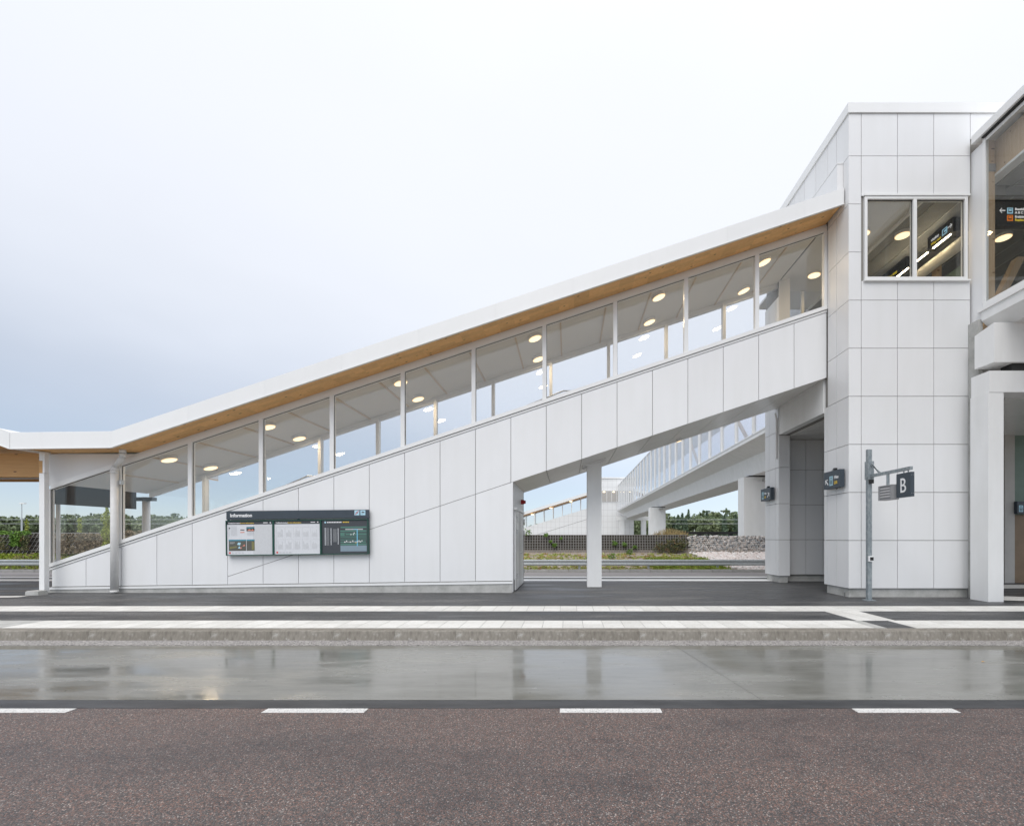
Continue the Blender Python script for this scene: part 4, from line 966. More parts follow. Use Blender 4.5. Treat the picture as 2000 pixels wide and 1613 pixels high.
# information board
ib = thing('information_board', 'dark information board with three framed posters on the stair wall', 'notice board', (PX(581, 12.65), 12.65, .9))
IY = 12.64
k_ = FPX / IY
def ix(px): return PX(px, IY)
def iz(py): return PZ(py, IY)
hd = MB().add([(ix(442), IY, iz(1014.5)), (ix(720), IY, iz(1011)), (ix(720), IY, iz(995)), (ix(442), IY, iz(998)), (ix(442), IY + .06, iz(1014.5)), (ix(720), IY + .06, iz(1011)), (ix(720), IY + .06, iz(995)), (ix(442), IY + .06, iz(998))],
              [(0, 1, 2, 3), (7, 6, 5, 4), (0, 4, 5, 1), (1, 5, 6, 2), (2, 6, 7, 3), (3, 7, 4, 0)]).build('header', 'sign', ib)
tilt = math.atan2(3.2, 278)
R_ = (math.cos(tilt), 0, math.sin(tilt)); U_ = (-math.sin(tilt), 0, math.cos(tilt))
fr = ((ix(442), IY, iz(1014.5)), R_, U_, (0, -1, 0))
lettering('Information', .128, 'white', fr, .105, .068, hd, .0035)
for px0 in (692.5, 704.2):
    x0 = ix(px0) - ix(442); z0 = .078
    flats(fr, [(x0, z0, x0 + .135, z0 + .135)], 'blue', hd, 'symbol_plate')
    if px0 < 700:
        flats(fr, [(x0 + .03, z0 + .05, x0 + .105, z0 + .062), (x0 + .035, z0 + .085, x0 + .085, z0 + .095)], 'ink', hd, 'smoking_symbol', .004)
        flats(fr, [[(x0 + .015, z0 + .02), (x0 + .032, z0 + .014), (x0 + .122, z0 + .115), (x0 + .108, z0 + .123)]], 'redp', hd, 'ban_stroke', .006)
    else:
        flats(fr, [[(x0 + .03, z0 + .075), (x0 + .105, z0 + .055), (x0 + .115, z0 + .085), (x0 + .035, z0 + .108)], (x0 + .02, z0 + .04, x0 + .07, z0 + .05)], 'ink', hd, 'camera_symbol', .004)
for px0 in (444, 581, 718): MB().box(ix(px0) - .02, ix(px0) + .02, IY + .02, IY + .06, iz(1022), iz(1005)).build('bracket', 'sign', ib)
fr = ((ix(442), IY, iz(1085)), R_, U_, (0, -1, 0))
def fw(px): return (px - 442) / k_
def fh(py): return (1085 - py) / k_
H = fh(1016.4); W = 278 / k_
O, R, U = Vector(fr[0]), Vector(R_), Vector(U_)
def slab(x0, y0, x1, y1, t0, t1, nm, mat, par):
    p = [O + R * x + U * y for x, y in rect(x0, y0, x1, y1)]
    v = [(q.x, q.y + t0, q.z) for q in p] + [(q.x, q.y + t1, q.z) for q in p]
    return MB().add(v, [(0, 1, 2, 3), (7, 6, 5, 4), (0, 4, 5, 1), (1, 5, 6, 2), (2, 6, 7, 3), (3, 7, 4, 0)]).build(nm, mat, par)
cells = [(0, W / 3), (W / 3, 2 * W / 3), (2 * W / 3, W)]
slab(0, 0, W, H, .02, .08, 'backboard', 'green_frame', ib)
for i, (a, b) in enumerate(cells):
    f = .022
    fo = slab(a + .001, 0, b - .001, f, -.02, .019, 'frame', 'green_frame', ib)
    slab(a + .001, H - f, b - .001, H, -.02, .019, 'frame_rail', 'green_frame', fo); slab(a + .001, f, a + f, H - f, -.02, .019, 'frame_rail', 'green_frame', fo); slab(b - f, f, b - .001, H - f, -.02, .019, 'frame_rail', 'green_frame', fo)
    po = slab(a + f, f, b - f, H - f, .006, .014, 'poster', 'paper' if i < 2 else 'slate', ib)
    F = (tuple(O + R * a + Vector((0, .006, 0))), R_, U_, (0, -1, 0)); w = b - a
    if i < 2:
        flats(F, [(f, H - .115, w - f, H - f)], 'slate', po, 'title_band')
        lettering('Trafikinformation', .048, 'white', F, .06, H - .092, po, .001); lettering('Service information', .048, 'yellow', F, .385, H - .092, po, .001)
        flats(F, [(w - .28, H - .08, w - .16, H - .06), (w - .10, H - .085, w - .07, H - .055)], 'white', po, 'title_mark', .004)
        flats(F, [(.07, .05, .12, .10)], 'redp', po, 'corner_mark'); flats(F, [(.15 + .09 * j, .055 + .022 * q, .21 + .09 * j, .062 + .022 * q) for j in range(4) for q in range(2)], 'palegrey', po, 'small_print')
    if i == 0:
        flats(F, [(w - .56, f + .02, w - f - .02, H - .13)], 'paper2', po, 'timetable_sheet')
        flats(F, [(.07, .53 + .022 * j, .09, .54 + .022 * j) for j in range(13)] + [(.13, .55 + .025 * j, .30, .556 + .025 * j) for j in range(11)], 'palegrey', po, 'timetable_lines')
        flats(F, [(.075, H - .23, .11, H - .195), (.39, H - .275, .50, H - .25)], 'ink', po, 'heading'); flats(F, [(.39, H - .34, .50, H - .315)], 'salmon', po, 'notice')
        flats(F, [(.56, H - .30, .78, H - .18)], 'photo', po, 'advert'); flats(F, [(.56, H - .215, .78, H - .195)], 'cyan', po, 'advert_band', .004); flats(F, [[(.58, H - .29), (.64, H - .235), (.70, H - .28)], [(.68, H - .295), (.73, H - .23), (.77, H - .29)]], 'salmon', po, 'advert_picture', .004)
        flats(F, [(.57, .56 + .025 * j, .76, .566 + .025 * j) for j in range(9)], 'palegrey', po, 'small_print')
        flats(F, [(.07, .13, .545, .44), (.56, .13, .78, .44)], 'photo', po, 'advert'); flats(F, [(.07, .405, .545, .43), (.56, .405, .78, .43)], 'cyan', po, 'advert_band', .004)
        flats(F, [[(.30, .30), (.33, .36), (.40, .35), (.38, .28)], [(.32, .20), (.36, .26), (.40, .19)]], 'blue', po, 'advert_picture', .004)
        flats(F, [[(.38, .18), (.40, .25), (.43, .2)], [(.44, .25), (.50, .31), (.52, .26)]], 'salmon', po, 'advert_picture', .004)
        flats(F, [[(.09, .18), (.30, .22), (.28, .26), (.10, .24)], (.70, .15, .775, .38)], 'olive', po, 'advert_picture', .004); flats(F, [(.10, .35, .24, .365), (.10, .325, .2, .335)], 'palegrey', po, 'advert_print', .005)
    if i == 1:
        rs = []
        for gx in range(5):
            for gy in range(2):
                x0, y0 = .09 + gx * .235, .13 + gy * .335
                rs += [(x0, y0 + .30, x0 + .20, y0 + .304), (x0 - .012, y0, x0 - .009, y0 + .31)] + [(x0 + .02 + .03 * q, y0 + .03, x0 + .035 + .03 * q, y0 + random.uniform(.15, .26)) for q in range(5)]
        flats(F, rs, 'paper2', po, 'timetable_columns')
    if i == 2:
        lettering('Sverige Bålsta', .045, 'white', F, .17, H - .09, po, .001) if False else None
        flats(F, [(.17 + .045 * j, H - .095, .205 + .045 * j, H - .065) for j in range(9)], 'white', po, 'title_print', .003); flats(F, [(.60 + .045 * j, H - .095, .635 + .045 * j, H - .065) for j in range(4)], 'yellow', po, 'title_print', .003)
        MB().tube(tuple(Vector(F[0]) + R * .12 + U * (H - .08)), tuple(Vector(F[0]) + R * .12 + U * (H - .08) + Vector((0, -.004, 0))), .026, n=16).build('stop_symbol', 'blue', po)
        flats(F, [(.10, .26 + .03 * j, .14, .275 + .03 * j) for j in range(16)] + [(.265, .26 + .026 * j, .285, .28 + .026 * j) for j in range(18)] + [(.46, .28 + .026 * j, .48, .30 + .026 * j) for j in range(17)], 'paper', po, 'stop_index')
        flats(F, [(.155, .26 + .03 * j, .22, .268 + .03 * j) for j in range(16)] + [(.33, .35 + .03 * j, .43, .358 + .03 * j) for j in range(12)], 'palegrey', po, 'stop_names')
        mx0, mx1 = .53, w - .05
        flats(F, [(mx0, .08, mx1, .24)], 'mapblue', po, 'map_area')
        flats(F, [(mx0, .25, mx1, .30), (mx0, .32, mx1 - .02, .355), (mx0, .385, mx1, .405), (mx0, .425, mx1, .44), (mx0, .465, mx1, .485), (mx0, .50, mx1, .60), (mx0, .62, mx1, .66), (mx0 + .01, .72, mx1, .76)], 'mapgreen', po, 'map_area')
        flats(F, [(mx0 + .14, .67, mx1 - .10, .70), (mx0 + .1, .335, mx1 - .15, .35)], 'palegrey', po, 'map_area', .004)
        flats(F, [(mx0 + .13, .515, mx1, .53), (mx0 + .15, .575, mx1, .59), (mx0 + .12, .52, mx0 + .145, .585)], 'slate', po, 'map_road', .004)
        flats(F, [(mx1 - .27, .22, mx1 - .245, .69), (mx1 - .36, .675, mx1 - .27, .69), (mx1 - .33, .345, mx1 - .27, .358)], 'mapline', po, 'map_route', .005)
        flats(F, [(mx0 + x, y, mx0 + x + .025, y + .025) for x, y in ((.11, .325), (.16, .355), (.26, .325), (.33, .355), (.46, .335), (.50, .355), (.54, .33), (.58, .355), (.28, .53), (.35, .53), (.37, .57))], 'white', po, 'map_stop', .006)
        flats(F, [(mx1 - .31, .31, mx1 - .275, .33)], 'yellow', po, 'map_you_are_here', .006)

# signs inside the footbridge and concourse
hs = thing('hanging_sign', 'black bus direction sign with arrow hanging inside the footbridge glass', 'sign', (12, 11.9, 9.6))
HY = 11.86
bx('case', 'black_sign', hs, 10.95, 13.6, HY, HY + .12, PZ(442, HY), PZ(391, HY))
fr = ((PX(1946, HY), HY, PZ(445, HY)), (1, 0, 0), (0, 0, 1), (0, -1, 0)); kk = HY / FPX
def q(px, py): return ((px - 1946) * kk, (445 - py) * kk)
ax, ay = q(1957.5, 411.5); arrow(fr, ax, ay, .15, math.pi, 'white_lit', hs)
for (a, b, mt) in ((1966.8, 417.8, 'blue_lit'), (1966.8, 432.0, 'orange_lit')):
    x, y = q(a, b); s = 11.5 * kk
    flats(fr, [(x, y, x + s, y + s)], mt, hs, 'bus_symbol'); flats(fr, [(x + s * .2, y + s * .2, x + s * .8, y + s * .85)], 'black_sign', hs, 'bus_outline', .004)
    flats(fr, [(x + s * .27, y + s * .42, x + s * .73, y + s * .76)], mt, hs, 'bus_window', .006)
for txt, px, py, mt in (('Busshållplats', 1982.2, 411.0, 'white_lit'), ('A B C D', 1982.2, 417.8, 'white_lit'), ('Ersättningstrafik', 1982.2, 425.8, 'white_lit'), ('Replacement', 1982.2, 432.0, 'yellow_lit')):
    x, y = q(px, py); lettering(txt, .085, mt, fr, x, y, hs, .002)
wo = thing('way_out_sign', 'black way out sign with arrow and light strip inside the tower window', 'sign', (10.6, 13.5, 9.9))
SX = 10.62
bx('case', 'black_sign', wo, SX, SX + .22, 12.72, 13.62, 9.97, 10.36); bx('end_cap', 'black_sign', wo, SX + .222, SX + .40, 12.60, 13.0, 9.97, 10.36)
fr = ((SX, 13.62, 9.97), (0, -1, 0), (0, 0, 1), (-1, 0, 0))
lettering('Utgång', .10, 'white_lit', fr, .13, .20, wo, .002); lettering('Way out', .10, 'yellow_lit', fr, .13, .08, wo, .002)
flats(fr, [(.53, .10, .71, .28)], 'blue_lit', wo, 'exit_symbol'); flats(fr, [(.56, .13, .68, .25)], 'black_sign', wo, 'exit_symbol_hole', .004); flats(fr, [(.60, .16, .68, .22)], 'blue_lit', wo, 'exit_symbol_mark', .006)
arrow(fr, .80, .21, .15, 0, 'white_lit', wo)
bx('light_strip', 'tube', wo, SX - .01, SX + .02, 12.80, 13.42, 9.93, 9.955)
w2 = thing('way_out_sign', 'second black sign with yellow lettering low in the tower window', 'sign', (10.6, 15, 9.9))
bx('case', 'black_sign', w2, SX, SX + .2, 14.5, 16.2, 9.97, 10.36)
fr = ((SX, 16.2, 9.97), (0, -1, 0), (0, 0, 1), (-1, 0, 0)); lettering('Bus stop', .12, 'yellow_lit', fr, .9, .12, w2, .002)
for y0, y1 in ((13.62, 14.05), (14.4, 14.95)): bx('light_strip', 'tube', w2, SX - .01, SX + .02, y0, y1, 9.93, 9.955)

# ------------------------------------------------------------------ ceiling lamps
def lamp_proto():
    t = thing('ceiling_lamp', 'lamp', 'lamp', (0, 0, 0), 'round ceiling lamps')
    n = 28
    ring = MB(); ring.tube((0, 0, -.002), (0, 0, -.085), .205, .20, n); me = ring.mesh('housing', 'trim')
    a = put('housing', me, t, (0, 0, 0))
    d = MB().tube((0, 0, -.086), (0, 0, -.095), .185, .180, n).mesh('diffuser', 'lamp')
    b = put('diffuser', d, t, (0, 0, 0))
    e = put('glowing_rim', MB().tube((0, 0, -.0855), (0, 0, -.091), .199, .190, n).mesh('glowing_rim', 'lamp_rim'), t, (0, 0, 0))
    ld = bpy.data.lights.new('lamp_light', 'AREA'); ld.shape = 'DISK'; ld.size = .36; ld.energy = 9.0; ld.color = (1.0, 0.78, 0.50)
    g = put('lamp_light', ld, t, (0, 0, -.10))
    return t, [a, b, e, g]
lp, lparts = lamp_proto()
first = [True]
def lamp(x, y, z, tilt, label):
    if first[0]: o = lp; first[0] = False
    else:
        o = lp.copy(); COL.objects.link(o)
        for c in lparts:
            d = c.copy(); COL.objects.link(d); d.parent = o
    o.location = (x, y, z); o.rotation_euler = (0, -tilt, 0); o['label'] = label
tl = math.atan(SL)
nth = ['lowest', 'second lowest', 'third lowest', 'fourth lowest', 'fifth lowest', 'highest']
for i, x in enumerate((-11.82, -8.90, -4.98, -1.01, 2.65, 5.76)):
    lamp(x, 13.62, zs(x) - .002, tl, 'lit round ceiling lamp in the stair, %s in the row by the front glass' % nth[i])
    lamp(x, 15.2, zs(x) - .002, tl, 'lit round ceiling lamp in the stair, %s in the row by the rear glass' % nth[i])
lamp(8.27, 15.5, 10.42, 0, 'lit round ceiling lamp at the stair head, beyond the topmost stair window mullion')
lamp(8.55, 13.4, 10.42, 0, 'lit round ceiling lamp cut off by the edge of the tower window')
lamp(9.72, 13.4, 10.38, 0, 'lit round ceiling lamp in the middle of the tower window')
lamp(12.75, 13.5, 10.38, 0, 'lit round ceiling lamp under the black bus sign in the footbridge')
lamp(3.65, 15.3, zb(3.65), tl, 'small lit lamp on the soffit under the stair')
for o in [x for x in bpy.data.objects if x.get('label', '').startswith('small lit lamp')]: o.scale = (.45, .45, .9)

# ------------------------------------------------------------------ guard rails
def guardrail(x0, x1, label, posts):
    g = thing('guardrail', label, 'guardrail', (x0, 23.0, -.1), 'steel guardrails along the verge')
    zt = PZ(1092.5, 23.0); prof = [(0.0, 0), (-.04, -.02), (-.055, -.07), (-.01, -.12), (-.01, -.17), (-.055, -.22), (-.04, -.285), (0, -.305), (.012, -.30), (-.025, -.27), (-.04, -.22), (.004, -.17), (.004, -.12), (-.04, -.07), (-.025, -.03), (.012, -.005)]
    MB().prism([(23.0 + a, zt + b) for a, b in prof], 'x', x0, x1).build('rail', 'galv', g)
    for x in posts: bx('post', 'galv', g, x - .05, x + .05, 23.03, 23.13, -.2, zt - .12)
guardrail(-60, -25.55, 'galvanised guardrail on the verge, seen to the left of the canopy post', [-31.35 - 4 * k for k in range(4)] + [-27.3])
guardrail(-9, 30, 'galvanised guardrail on the verge, seen under the raised stair', [PX(1267, 23) + 3.46 * k for k in range(-3, 5)])
MB().add([(-25.56, 22.95, PZ(1092.5, 23)), (-25.56, 22.95, PZ(1104, 23)), (-24.6, 23.6, -.1), (-24.6, 23.6, .15)], [(0, 1, 2, 3), (3, 2, 1, 0)]).build('rail_end', 'galv', [o for o in bpy.data.objects if o.name == 'guardrail'][0])

# ------------------------------------------------------------------ retaining walls, stones
def mesh_wall(x0, x1, y, z0, z1, lean, step, skew, label):
    w = thing('mesh_wall', label, 'retaining wall', ((x0 + x1) / 2, y, z0))
    MB().add([(x0, y + .05, z0 - .1), (x1, y + .05, z0 - .1), (x1, y + .05 + lean, z1), (x0, y + .05 + lean, z1), (x0, y + .6, z0 - .1), (x1, y + .6, z0 - .1), (x1, y + .6 + lean, z1), (x0, y + .6 + lean, z1)],
             [(0, 1, 2, 3), (7, 6, 5, 4), (0, 4, 5, 1), (1, 5, 6, 2), (2, 6, 7, 3), (3, 7, 4, 0)]).build('fill', 'dark_fill', w)
    m = MB(); t = .017; n = int((x1 - x0) / step)
    for k in range(n + 1):
        x = x0 + k * step; xt = x + skew
        m.add([(x - t, y, z0 - .05), (x + t, y, z0 - .05), (xt + t, y + lean, z1 + .02), (xt - t, y + lean, z1 + .02), (x, y + .03, z0 - .05), (xt, y + lean + .03, z1 + .02)], [(0, 1, 2, 3), (1, 4, 5, 2), (4, 0, 3, 5)])
    k = 0; dz = step * 1.05
    while z0 + k * dz < z1 + .03:
        z = z0 + k * dz; yy = y - .012 + lean * (z - z0) / (z1 - z0); m.box(x0, x1 + skew, yy, yy + .022, z - t * .8, z + t * .8); k += 1
    o = m.build('wire_mesh', 'wire', w); o['kind'] = 'stuff'
    return w
mesh_wall(-12, PX(1343, 27), 26.95, .58, PZ(1045, 27), .12, .150, 0.0, 'low planted retaining wall faced with steel mesh, seen under the raised stair')
mesh_wall(-46, -20, 26.6, .55, PZ(1041, 26.8), .30, .24, .45, 'overgrown retaining wall with slanting mesh, seen beside the canopy post')
gb = thing('gabion_wall', 'grey stone filled gabion wall beside the white bridge pier', 'stone wall', (9, 27, .6))
gx0, gx1 = PX(1344, 27), 14.0
bx('stone_core', 'dark_fill', gb, gx0, gx1, 27.08, 27.9, .3, PZ(1046, 27))
c = []
for r in range(10):
    for k in range(52):
        c.append((gx0 + .06 + k * .115 + (r % 2) * .057 + RNG.uniform(-.02, .02), 27.05 + RNG.uniform(-.02, .03), .60 + r * .108 + RNG.uniform(-.018, .018)))
st = stone_cloud('stones', c, RNG.uniform(.065, .10, len(c)), 'grey_stone', gb); st['kind'] = 'stuff'
m = MB()
for k in range(30): m.box(gx0 + k * .2, gx0 + k * .2 + .006, 26.94, 26.946, .55, PZ(1045, 27))
for k in range(7): m.box(gx0, gx1, 26.934, 26.939, .55 + k * .18, .556 + k * .18)
o = m.build('cage_wire', 'galv', gb); o['kind'] = 'stuff'
# rubble slope
n = 5200
ry = RNG.uniform(22.65, 26.95, n); rx = RNG.uniform(0, 1, n)
x_l = 7.05 + (26.95 - ry) * .36
rx = x_l + rx * (18 - x_l)
rz = np.interp(ry, [22.75, 23.6, 26.75, 26.95], [-.07, -.02, .58, .62])
o = stone_cloud('rubble', np.stack([rx, ry, rz + .03], 1), RNG.uniform(.06, .11, n), 'pink_stone'); tag(o, 'pale pink rubble covering the slope below the bridge pier', 'rubble', None, 'stuff')

# ------------------------------------------------------------------ plants on the verge
def gz(y): return np.interp(y, [22.75, 23.6, 26.75, 26.95], [-.07, -.02, .58, .62])
def tufts(name, n, x0, x1, y0, y1, per, rad, size, mat, label, up=.6):
    x = RNG.uniform(x0, x1, n); y = RNG.uniform(y0, y1, n); s = RNG.uniform(.5, 1.3, n)
    c = np.repeat(np.stack([x, y, gz(y)], 1), per, 0); sr = np.repeat(s, per)
    d = RNG.normal(size=(n * per, 3)) * .5; d[:, 2] = np.abs(d[:, 2]) * up
    v, f = leaf_quads(c + d * (rad * sr)[:, None], size, .4)
    o = from_arrays(name, v, f, mat); tag(o, label, 'plants', None, 'stuff'); return o
tufts('ground_cover', 1000, -4, 7.3, 22.7, 26.7, 22, .12, .045, 'cover', 'green and reddish ground cover on the bank under the raised stair')
tufts('turf', 750, 4.3, 8.0, 22.7, 25.6, 30, .14, .045, 'bright_cover', 'denser low green turf beside the rubble slope')
tufts('weedy_bank', 2600, -40, -22.0, 22.7, 26.5, 24, .16, .06, 'bright_cover', 'bright yellow green weeds on the bank left of the canopy post')
tufts('dry_weeds', 1500, -31.0, -22, 22.7, 26.6, 20, .14, .05, 'dry_hedge', 'dry brown weeds on the bank seen through the first stair window')

def shrub(name, x, y, z, rx, ry, rz, n, size, mat, label, cat, group=None, stems=5):
    t = thing(name, label, cat, (x, y, z), group)
    p = RNG.normal(size=(n, 3)); p /= np.linalg.norm(p, axis=1)[:, None]; p *= (RNG.uniform(.15, 1, n) ** .5)[:, None]
    lump = 1 + .28 * np.sin(p[:, 0] * 5 + x) * np.cos(p[:, 2] * 6 + y)
    c = np.stack([x + p[:, 0] * rx * lump, y + p[:, 1] * ry, z + rz + p[:, 2] * rz * lump], 1)
    c[:, 2] = np.maximum(c[:, 2], z + .01)
    v, f = leaf_quads(c, size, .2); from_arrays('foliage', v, f, mat, t)
    m = MB()
    for k in range(stems):
        a = RNG.uniform(0, 6.28); m.tube((x, y, z - .05), (x + rx * .6 * math.cos(a), y + ry * .6 * math.sin(a), z + rz * 1.5), .012, .005, 6)
    m.build('stem', 'bark', t); return t
shrub('shrub', PX(1320, 26.8), 26.80, .60, .78, .16, .50, 800, .055, 'shrub', 'large mixed shrub hanging over the end of the mesh wall', 'shrub', 'shrubs on the mesh wall')
shrub('shrub', PX(1290, 26.8), 26.8, .60, .42, .16, .36, 300, .05, 'shrub', 'smaller dark shrub next to the large one on the mesh wall', 'shrub', 'shrubs on the mesh wall')
for px, py, r, lab in ((1083, 1063, .16, 'small green plant low on the mesh wall just before the support column'), (1096, 1049, .10, 'tiny plant near the top of the mesh wall'), (1200, 1060, .20, 'green plant in the mesh wall just behind the support column'),
                       (1220, 1062, .16, 'green plant in the middle of the mesh wall'), (1240, 1066, .13, 'small plant low in the mesh wall before the shrubs'), (1075, 1055, .10, 'tiny plant at mid height of the mesh wall near the door'),
                       (1195, 1086, .24, 'rounded green plant on the bank behind the support column'), (1230, 1077, .22, 'light green plant at the foot of the mesh wall'), (1031, 1040, .24, 'leafy sapling growing on top of the mesh wall next to the door'), (1066, 1043, .14, 'low plant on top of the mesh wall')):
    yy = 26.86 if py < 1070 else 25.6
    shrub('wall_plant', PX(px, yy), yy, PZ(py + 4, yy) - r * .3, r, .12, r * .8, 130, .045, 'ivy', lab, 'plant', 'small plants of the mesh wall', 2)
# straw grass on the wall
n = 420
x = RNG.uniform(PX(1276, 27.2), PX(1342, 27.2), n); y = RNG.uniform(27.1, 27.7, n); h = RNG.uniform(.2, .62, n) * (1 - .5 * np.abs((x - x.mean()) / 1.2))
b = np.stack([x, y, np.full(n, 1.45)], 1); lean = RNG.normal(size=(n, 2)) * .12
t_ = b + np.stack([lean[:, 0], lean[:, 1], h + .1], 1); w_ = np.array([.012, 0, 0])
o = from_arrays('straw_grass', np.stack([b - w_, b + w_, t_ + w_ * .3, t_ - w_ * .3], 1).reshape(-1, 3), np.arange(4 * n).reshape(n, 4), 'straw'); tag(o, 'tall straw coloured grass on top of the mesh wall before the second pier', 'grass', None, 'stuff')
# left hand planting
def wall_foliage(name, px0, px1, py0, py1, n, size, mat, label, cat, thick=.3, yb=26.55):
    t = thing(name, label, cat, (PX((px0 + px1) / 2, yb), yb, PZ(py1, yb)), 'plants of the overgrown wall')
    x = RNG.uniform(PX(px0, yb), PX(px1, yb), n); z = RNG.uniform(PZ(py1, yb), PZ(py0, yb), n)
    m_ = .5 + .5 * np.sin(x * 4.1 + 1.3 * np.sin(z * 7)) * np.cos(z * 5.2 + x)
    keep = RNG.uniform(0, 1, n) < .25 + .75 * m_
    c = np.stack([x, yb - RNG.uniform(0, thick, n) + .2 * (z - .5) * .3, z], 1)[keep]
    v, f = leaf_quads(c, size, .1); from_arrays('foliage', v, f, mat, t)
    MB().tube((PX((px0 + px1) / 2, yb), yb, PZ(py1, yb)), (PX((px0 + px1) / 2, yb), yb + .1, PZ((py0 + py1) / 2, yb)), .015, .006, 6).build('stem', 'bark', t)
wall_foliage('climbing_ivy', 28, 46, 1038, 1066, 900, .07, 'ivy', 'bright green ivy hanging down the slanting mesh wall', 'ivy')
wall_foliage('climbing_ivy', -30, 60, 1037, 1044, 900, .06, 'ivy', 'green ivy along the top edge of the slanting mesh wall', 'ivy')
wall_foliage('dry_climber', 0, 16, 1048, 1074, 420, .06, 'shrub', 'reddish brown climber low on the slanting mesh wall', 'climber')
wall_foliage('dry_climber', 46, 60, 1044, 1076, 420, .06, 'shrub', 'reddish climber on the slanting mesh wall beside the canopy post', 'climber')
wall_foliage('dry_hedge', 100, 215, 1042, 1080, 5200, .07, 'dry_hedge', 'brown dry hedge seen through the first stair window', 'hedge', .5, 26.0)
wall_foliage('dry_hedge', 215, 300, 1036, 1066, 3000, .07, 'dry_hedge', 'brown dry hedge seen through the second stair window', 'hedge', .5, 26.0)
def slim_tree(px, ytop, ybot, Y, wid, n, label):
    t = thing('young_tree', label, 'tree', (PX(px, Y), Y, PZ(ybot, Y)), 'young columnar trees')
    z0, z1 = PZ(ybot, Y), PZ(ytop, Y); x0 = PX(px, Y)
    u = RNG.uniform(0, 1, n); z = z0 + (z1 - z0) * (.12 + .88 * u); r = wid * (.45 + .55 * np.sin(np.clip(u, 0, 1) * 9 + 1) ** 2) * np.minimum(1, (1.05 - u) * 4) * np.sqrt(RNG.uniform(0, 1, n)); a = RNG.uniform(0, 6.283, n)
    v, f = leaf_quads(np.stack([x0 + r * np.cos(a), Y + r * np.sin(a), z], 1), .055, .2); from_arrays('crown', v, f, 'young_tree', t)
    m = MB().tube((x0, Y, z0 - .2), (x0 + .03, Y, z1 - .1), .03, .008, 8)
    for k in range(9):
        zz = z0 + (z1 - z0) * (.2 + .08 * k); a = k * 2.4; m.tube((x0, Y, zz), (x0 + wid * .8 * math.cos(a), Y + wid * .8 * math.sin(a), zz + .2), .01, .004, 5)
    m.build('trunk', 'bark', t)
slim_tree(209, 991, 1088, 25.3, .28, 1500, 'slender yellow green young tree seen through the first stair window')
slim_tree(156, 1010, 1045, 27.8, .13, 260, 'thin distant sapling seen through the middle of the first stair window')
slim_tree(52, 1014, 1045, 27.8, .10, 160, 'thin sapling behind the slanting mesh wall beside the lamp post')

# ------------------------------------------------------------------ far things
sl = thing('street_lamp', 'slim grey street lamp rising behind the overgrown mesh wall', 'street lamp', (PX(42.5, 60), 60, 1.1))
MB().tube((PX(42.5, 60), 60, .9), (PX(42.5, 60), 60, PZ(1012, 60)), .10, .08, 10).tube((PX(42.5, 60), 60, PZ(1012, 60)), (PX(42.5, 60), 60, PZ(984, 60)), .05, .04, 10).build('pole', 'galv', sl)
bx('lamp_head', 'trim', sl, PX(40, 60), PX(49.5, 60), 59.85, 60.15, PZ(984, 60), PZ(982, 60))
for py, Y, lab in ((1014.5, 72, 'upper overhead railway wire before the far wood'), (1022.5, 72, 'lower overhead railway wire before the far wood')):
    o = MB().tube((-120, Y, PZ(py, Y)), (-40, Y, PZ(py, Y)), .03, n=6).build('overhead_wire', 'galv'); tag(o, lab + ', left of the stair', 'wire', 'overhead railway wires')
    o = MB().tube((14.5, Y, PZ(py, Y)), (60, Y, PZ(py, Y)), .03, n=6).build('overhead_wire', 'galv'); tag(o, lab + ', between the bridge piers', 'wire', 'overhead railway wires')
db = thing('dark_barrier', 'long low black barrier behind the gabion wall', 'barrier', (20, 34, 1.5))
bx('rail', 'black', db, PX(1300, 34), 40, 34.0, 34.2, PZ(1043, 34), PZ(1038, 34))
for k in range(14): bx('post', 'black', db, PX(1302, 34) + 1.15 * k, PX(1302, 34) + 1.15 * k + .3, 34.05, 34.2, 1.4, PZ(1043, 34))
pe = bx('platform_edge', 'palegrey', None, -60, PX(330, 45), 45, 47, 1.2, PZ(1040, 45)); tag(pe, 'long pale grey platform edge beyond the overgrown wall', 'platform')

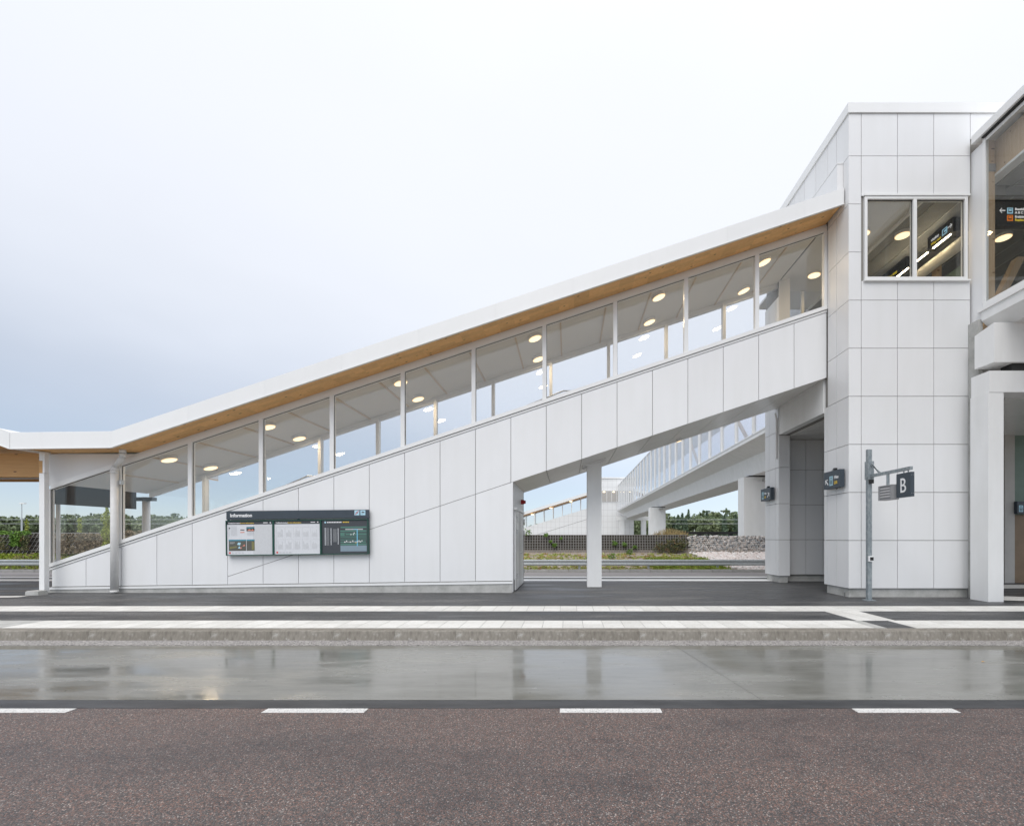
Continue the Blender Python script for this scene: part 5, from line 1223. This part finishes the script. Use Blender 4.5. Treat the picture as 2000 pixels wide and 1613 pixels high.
def forest():
    V, F, off = [], [], 0
    Vs, Fs, offs = [], [], 0
    def band(x0, x1, ya, yb, n, h0, h1, cf=.4):
        nonlocal off, offs
        for _ in range(n):
            x, y = RNG.uniform(x0, x1), RNG.uniform(ya, yb)
            h = RNG.uniform(h0, h1); con = RNG.uniform() < cf
            if con:
                k = 260; u = RNG.uniform(0, 1, k) ** .7; r = (1 - u) * h * .17 * (.35 + .65 * RNG.uniform(0, 1, k) ** .5) + .1; a = RNG.uniform(0, 6.283, k)
                c = np.stack([x + r * np.cos(a), y + r * np.sin(a), .9 + h * (.05 + .98 * u)], 1)
                v, f = leaf_quads(c, .42, -.1); Vs.append(v); Fs.append(f + offs); offs += len(v)
            else:
                k = 480; lob = RNG.normal(size=(7, 3)) * np.array([.17, .17, .16]) * h + np.array([x, y, .9 + h * .62]); i = RNG.integers(0, 7, k)
                p = RNG.normal(size=(k, 3)); p /= np.linalg.norm(p, axis=1)[:, None]
                c = lob[i] + p * (h * .15 * RNG.uniform(.6, 1, k))[:, None]
                c[:, 2] = np.clip(c[:, 2], 1.0, .9 + h)
                v, f = leaf_quads(c, .50, .1); V.append(v); F.append(f + off); off += len(v)
    band(-215, -95, 150, 185, 240, 6.0, 8.2, .04)      # beyond the left verge and the first windows
    band(-225, -95, 185, 215, 150, 8.5, 10.6, .3)
    band(10, 80, 130, 150, 110, 5.0, 7.0)
    band(20, 95, 152, 190, 150, 7.0, 9.5, .2)
    band(45, 95, 160, 190, 60, 9.0, 11.0, .2)
    band(-60, 30, 190, 220, 60, 5, 8)
    v = np.concatenate(V); f = np.concatenate(F); o = from_arrays('forest', v, f, 'forest'); tag(o, 'far off mixed wood of broadleaf trees along the horizon', 'forest', None, 'stuff')
    v = np.concatenate(Vs); f = np.concatenate(Fs); o = from_arrays('conifer_forest', v, f, 'spruce'); tag(o, 'dark conifers standing among the far wood', 'forest', None, 'stuff')
forest()

# far station: tower and covered stair across the railway
FY = 97.0
fs = thing('far_station', 'distant white station building with its own tower and sloping glazed stair', 'building', (8, FY, 1))
def far_station():
    S = fs
    bx('tower', 'far_panel', S, PX(1171, FY), PX(1238, FY), FY, FY + 7, .6, PZ(934.5, FY))
    bx('coping', 'trim', S, PX(1170, FY), PX(1239, FY), FY - .2, FY + 7.2, PZ(934.5, FY), PZ(932, FY))
    w = bx('tower_window', 'trim', S, PX(1175, FY), PX(1233, FY), FY - .1, FY - .01, PZ(980.5, FY), PZ(957, FY))
    for k in range(6):
        a = PX(1176, FY) + k * 1.02; bx('pane', 'warm_wall', w, a, a + .93, FY - .13, FY - .105, PZ(979.5, FY), PZ(958.5, FY))
        if k % 2 == 0: bx('lamp', 'dim_lamp', w, a + .2, a + .6, FY - .16, FY - .135, PZ(961.5, FY), PZ(960, FY))
    sl_ = .31; x1 = PX(1172, FY); z = lambda z0, x: z0 + sl_ * (x - 3.88)
    xa = -17.0
    def band(nm, lo, hi, y0, y1, mat): return MB().prism([(xa, z(lo, xa)), (x1, z(lo, x1)), (x1, z(hi, x1)), (xa, z(hi, xa))], 'y', y0, y1).build(nm, mat, S)
    band('roof', 10.35, 10.95, FY - 1.2, FY + 5, 'trim'); band('soffit', 10.28, 10.345, FY - 1.15, FY + 4.9, 'pine')
    band('parapet', 5.42, 7.66, FY + .0, FY + .2, 'far_panel'); band('rear_parapet', 5.42, 7.66, FY + 3.6, FY + 3.8, 'far_panel')
    band('joint', 5.36, 5.42, FY + .0, FY + .1, 'joint')
    MB().prism([(xa, .6), (x1, .6), (x1, z(5.35, x1)), (xa, z(5.35, xa))], 'y', FY + .02, FY + .2).build('lower_wall', 'far_panel', S)
    x = xa
    while x < x1 - .5:
        b = min(x + 1.96, x1)
        MB().prism([(x, z(7.66, x)), (x + .12, z(7.66, x + .12)), (x + .12, z(10.22, x + .12)), (x, z(10.22, x))], 'y', FY, FY + .15).build('mullion', 'trim', S)
        MB().prism([(x + .12, z(7.66, x + .12)), (b, z(7.66, b)), (b, z(10.22, b)), (x + .12, z(10.22, x + .12))], 'y', FY + .05, FY + .08).build('pane', 'glass_pale', S)
        MB().prism([(x, z(7.66, x)), (x + .12, z(7.66, x + .12)), (x + .12, z(10.22, x + .12)), (x, z(10.22, x))], 'y', FY + 3.6, FY + 3.75).build('rear_mullion', 'trim', S)
        x += 1.96
    for px, py in ((1040, 1004.5), (1076, 992), (1115, 979)): MB().tube((PX(px, FY), FY - .4, PZ(py, FY)), (PX(px, FY), FY - .4, PZ(py, FY) - .08), .3, n=12).build('lamp', 'dim_lamp', S)
far_station()
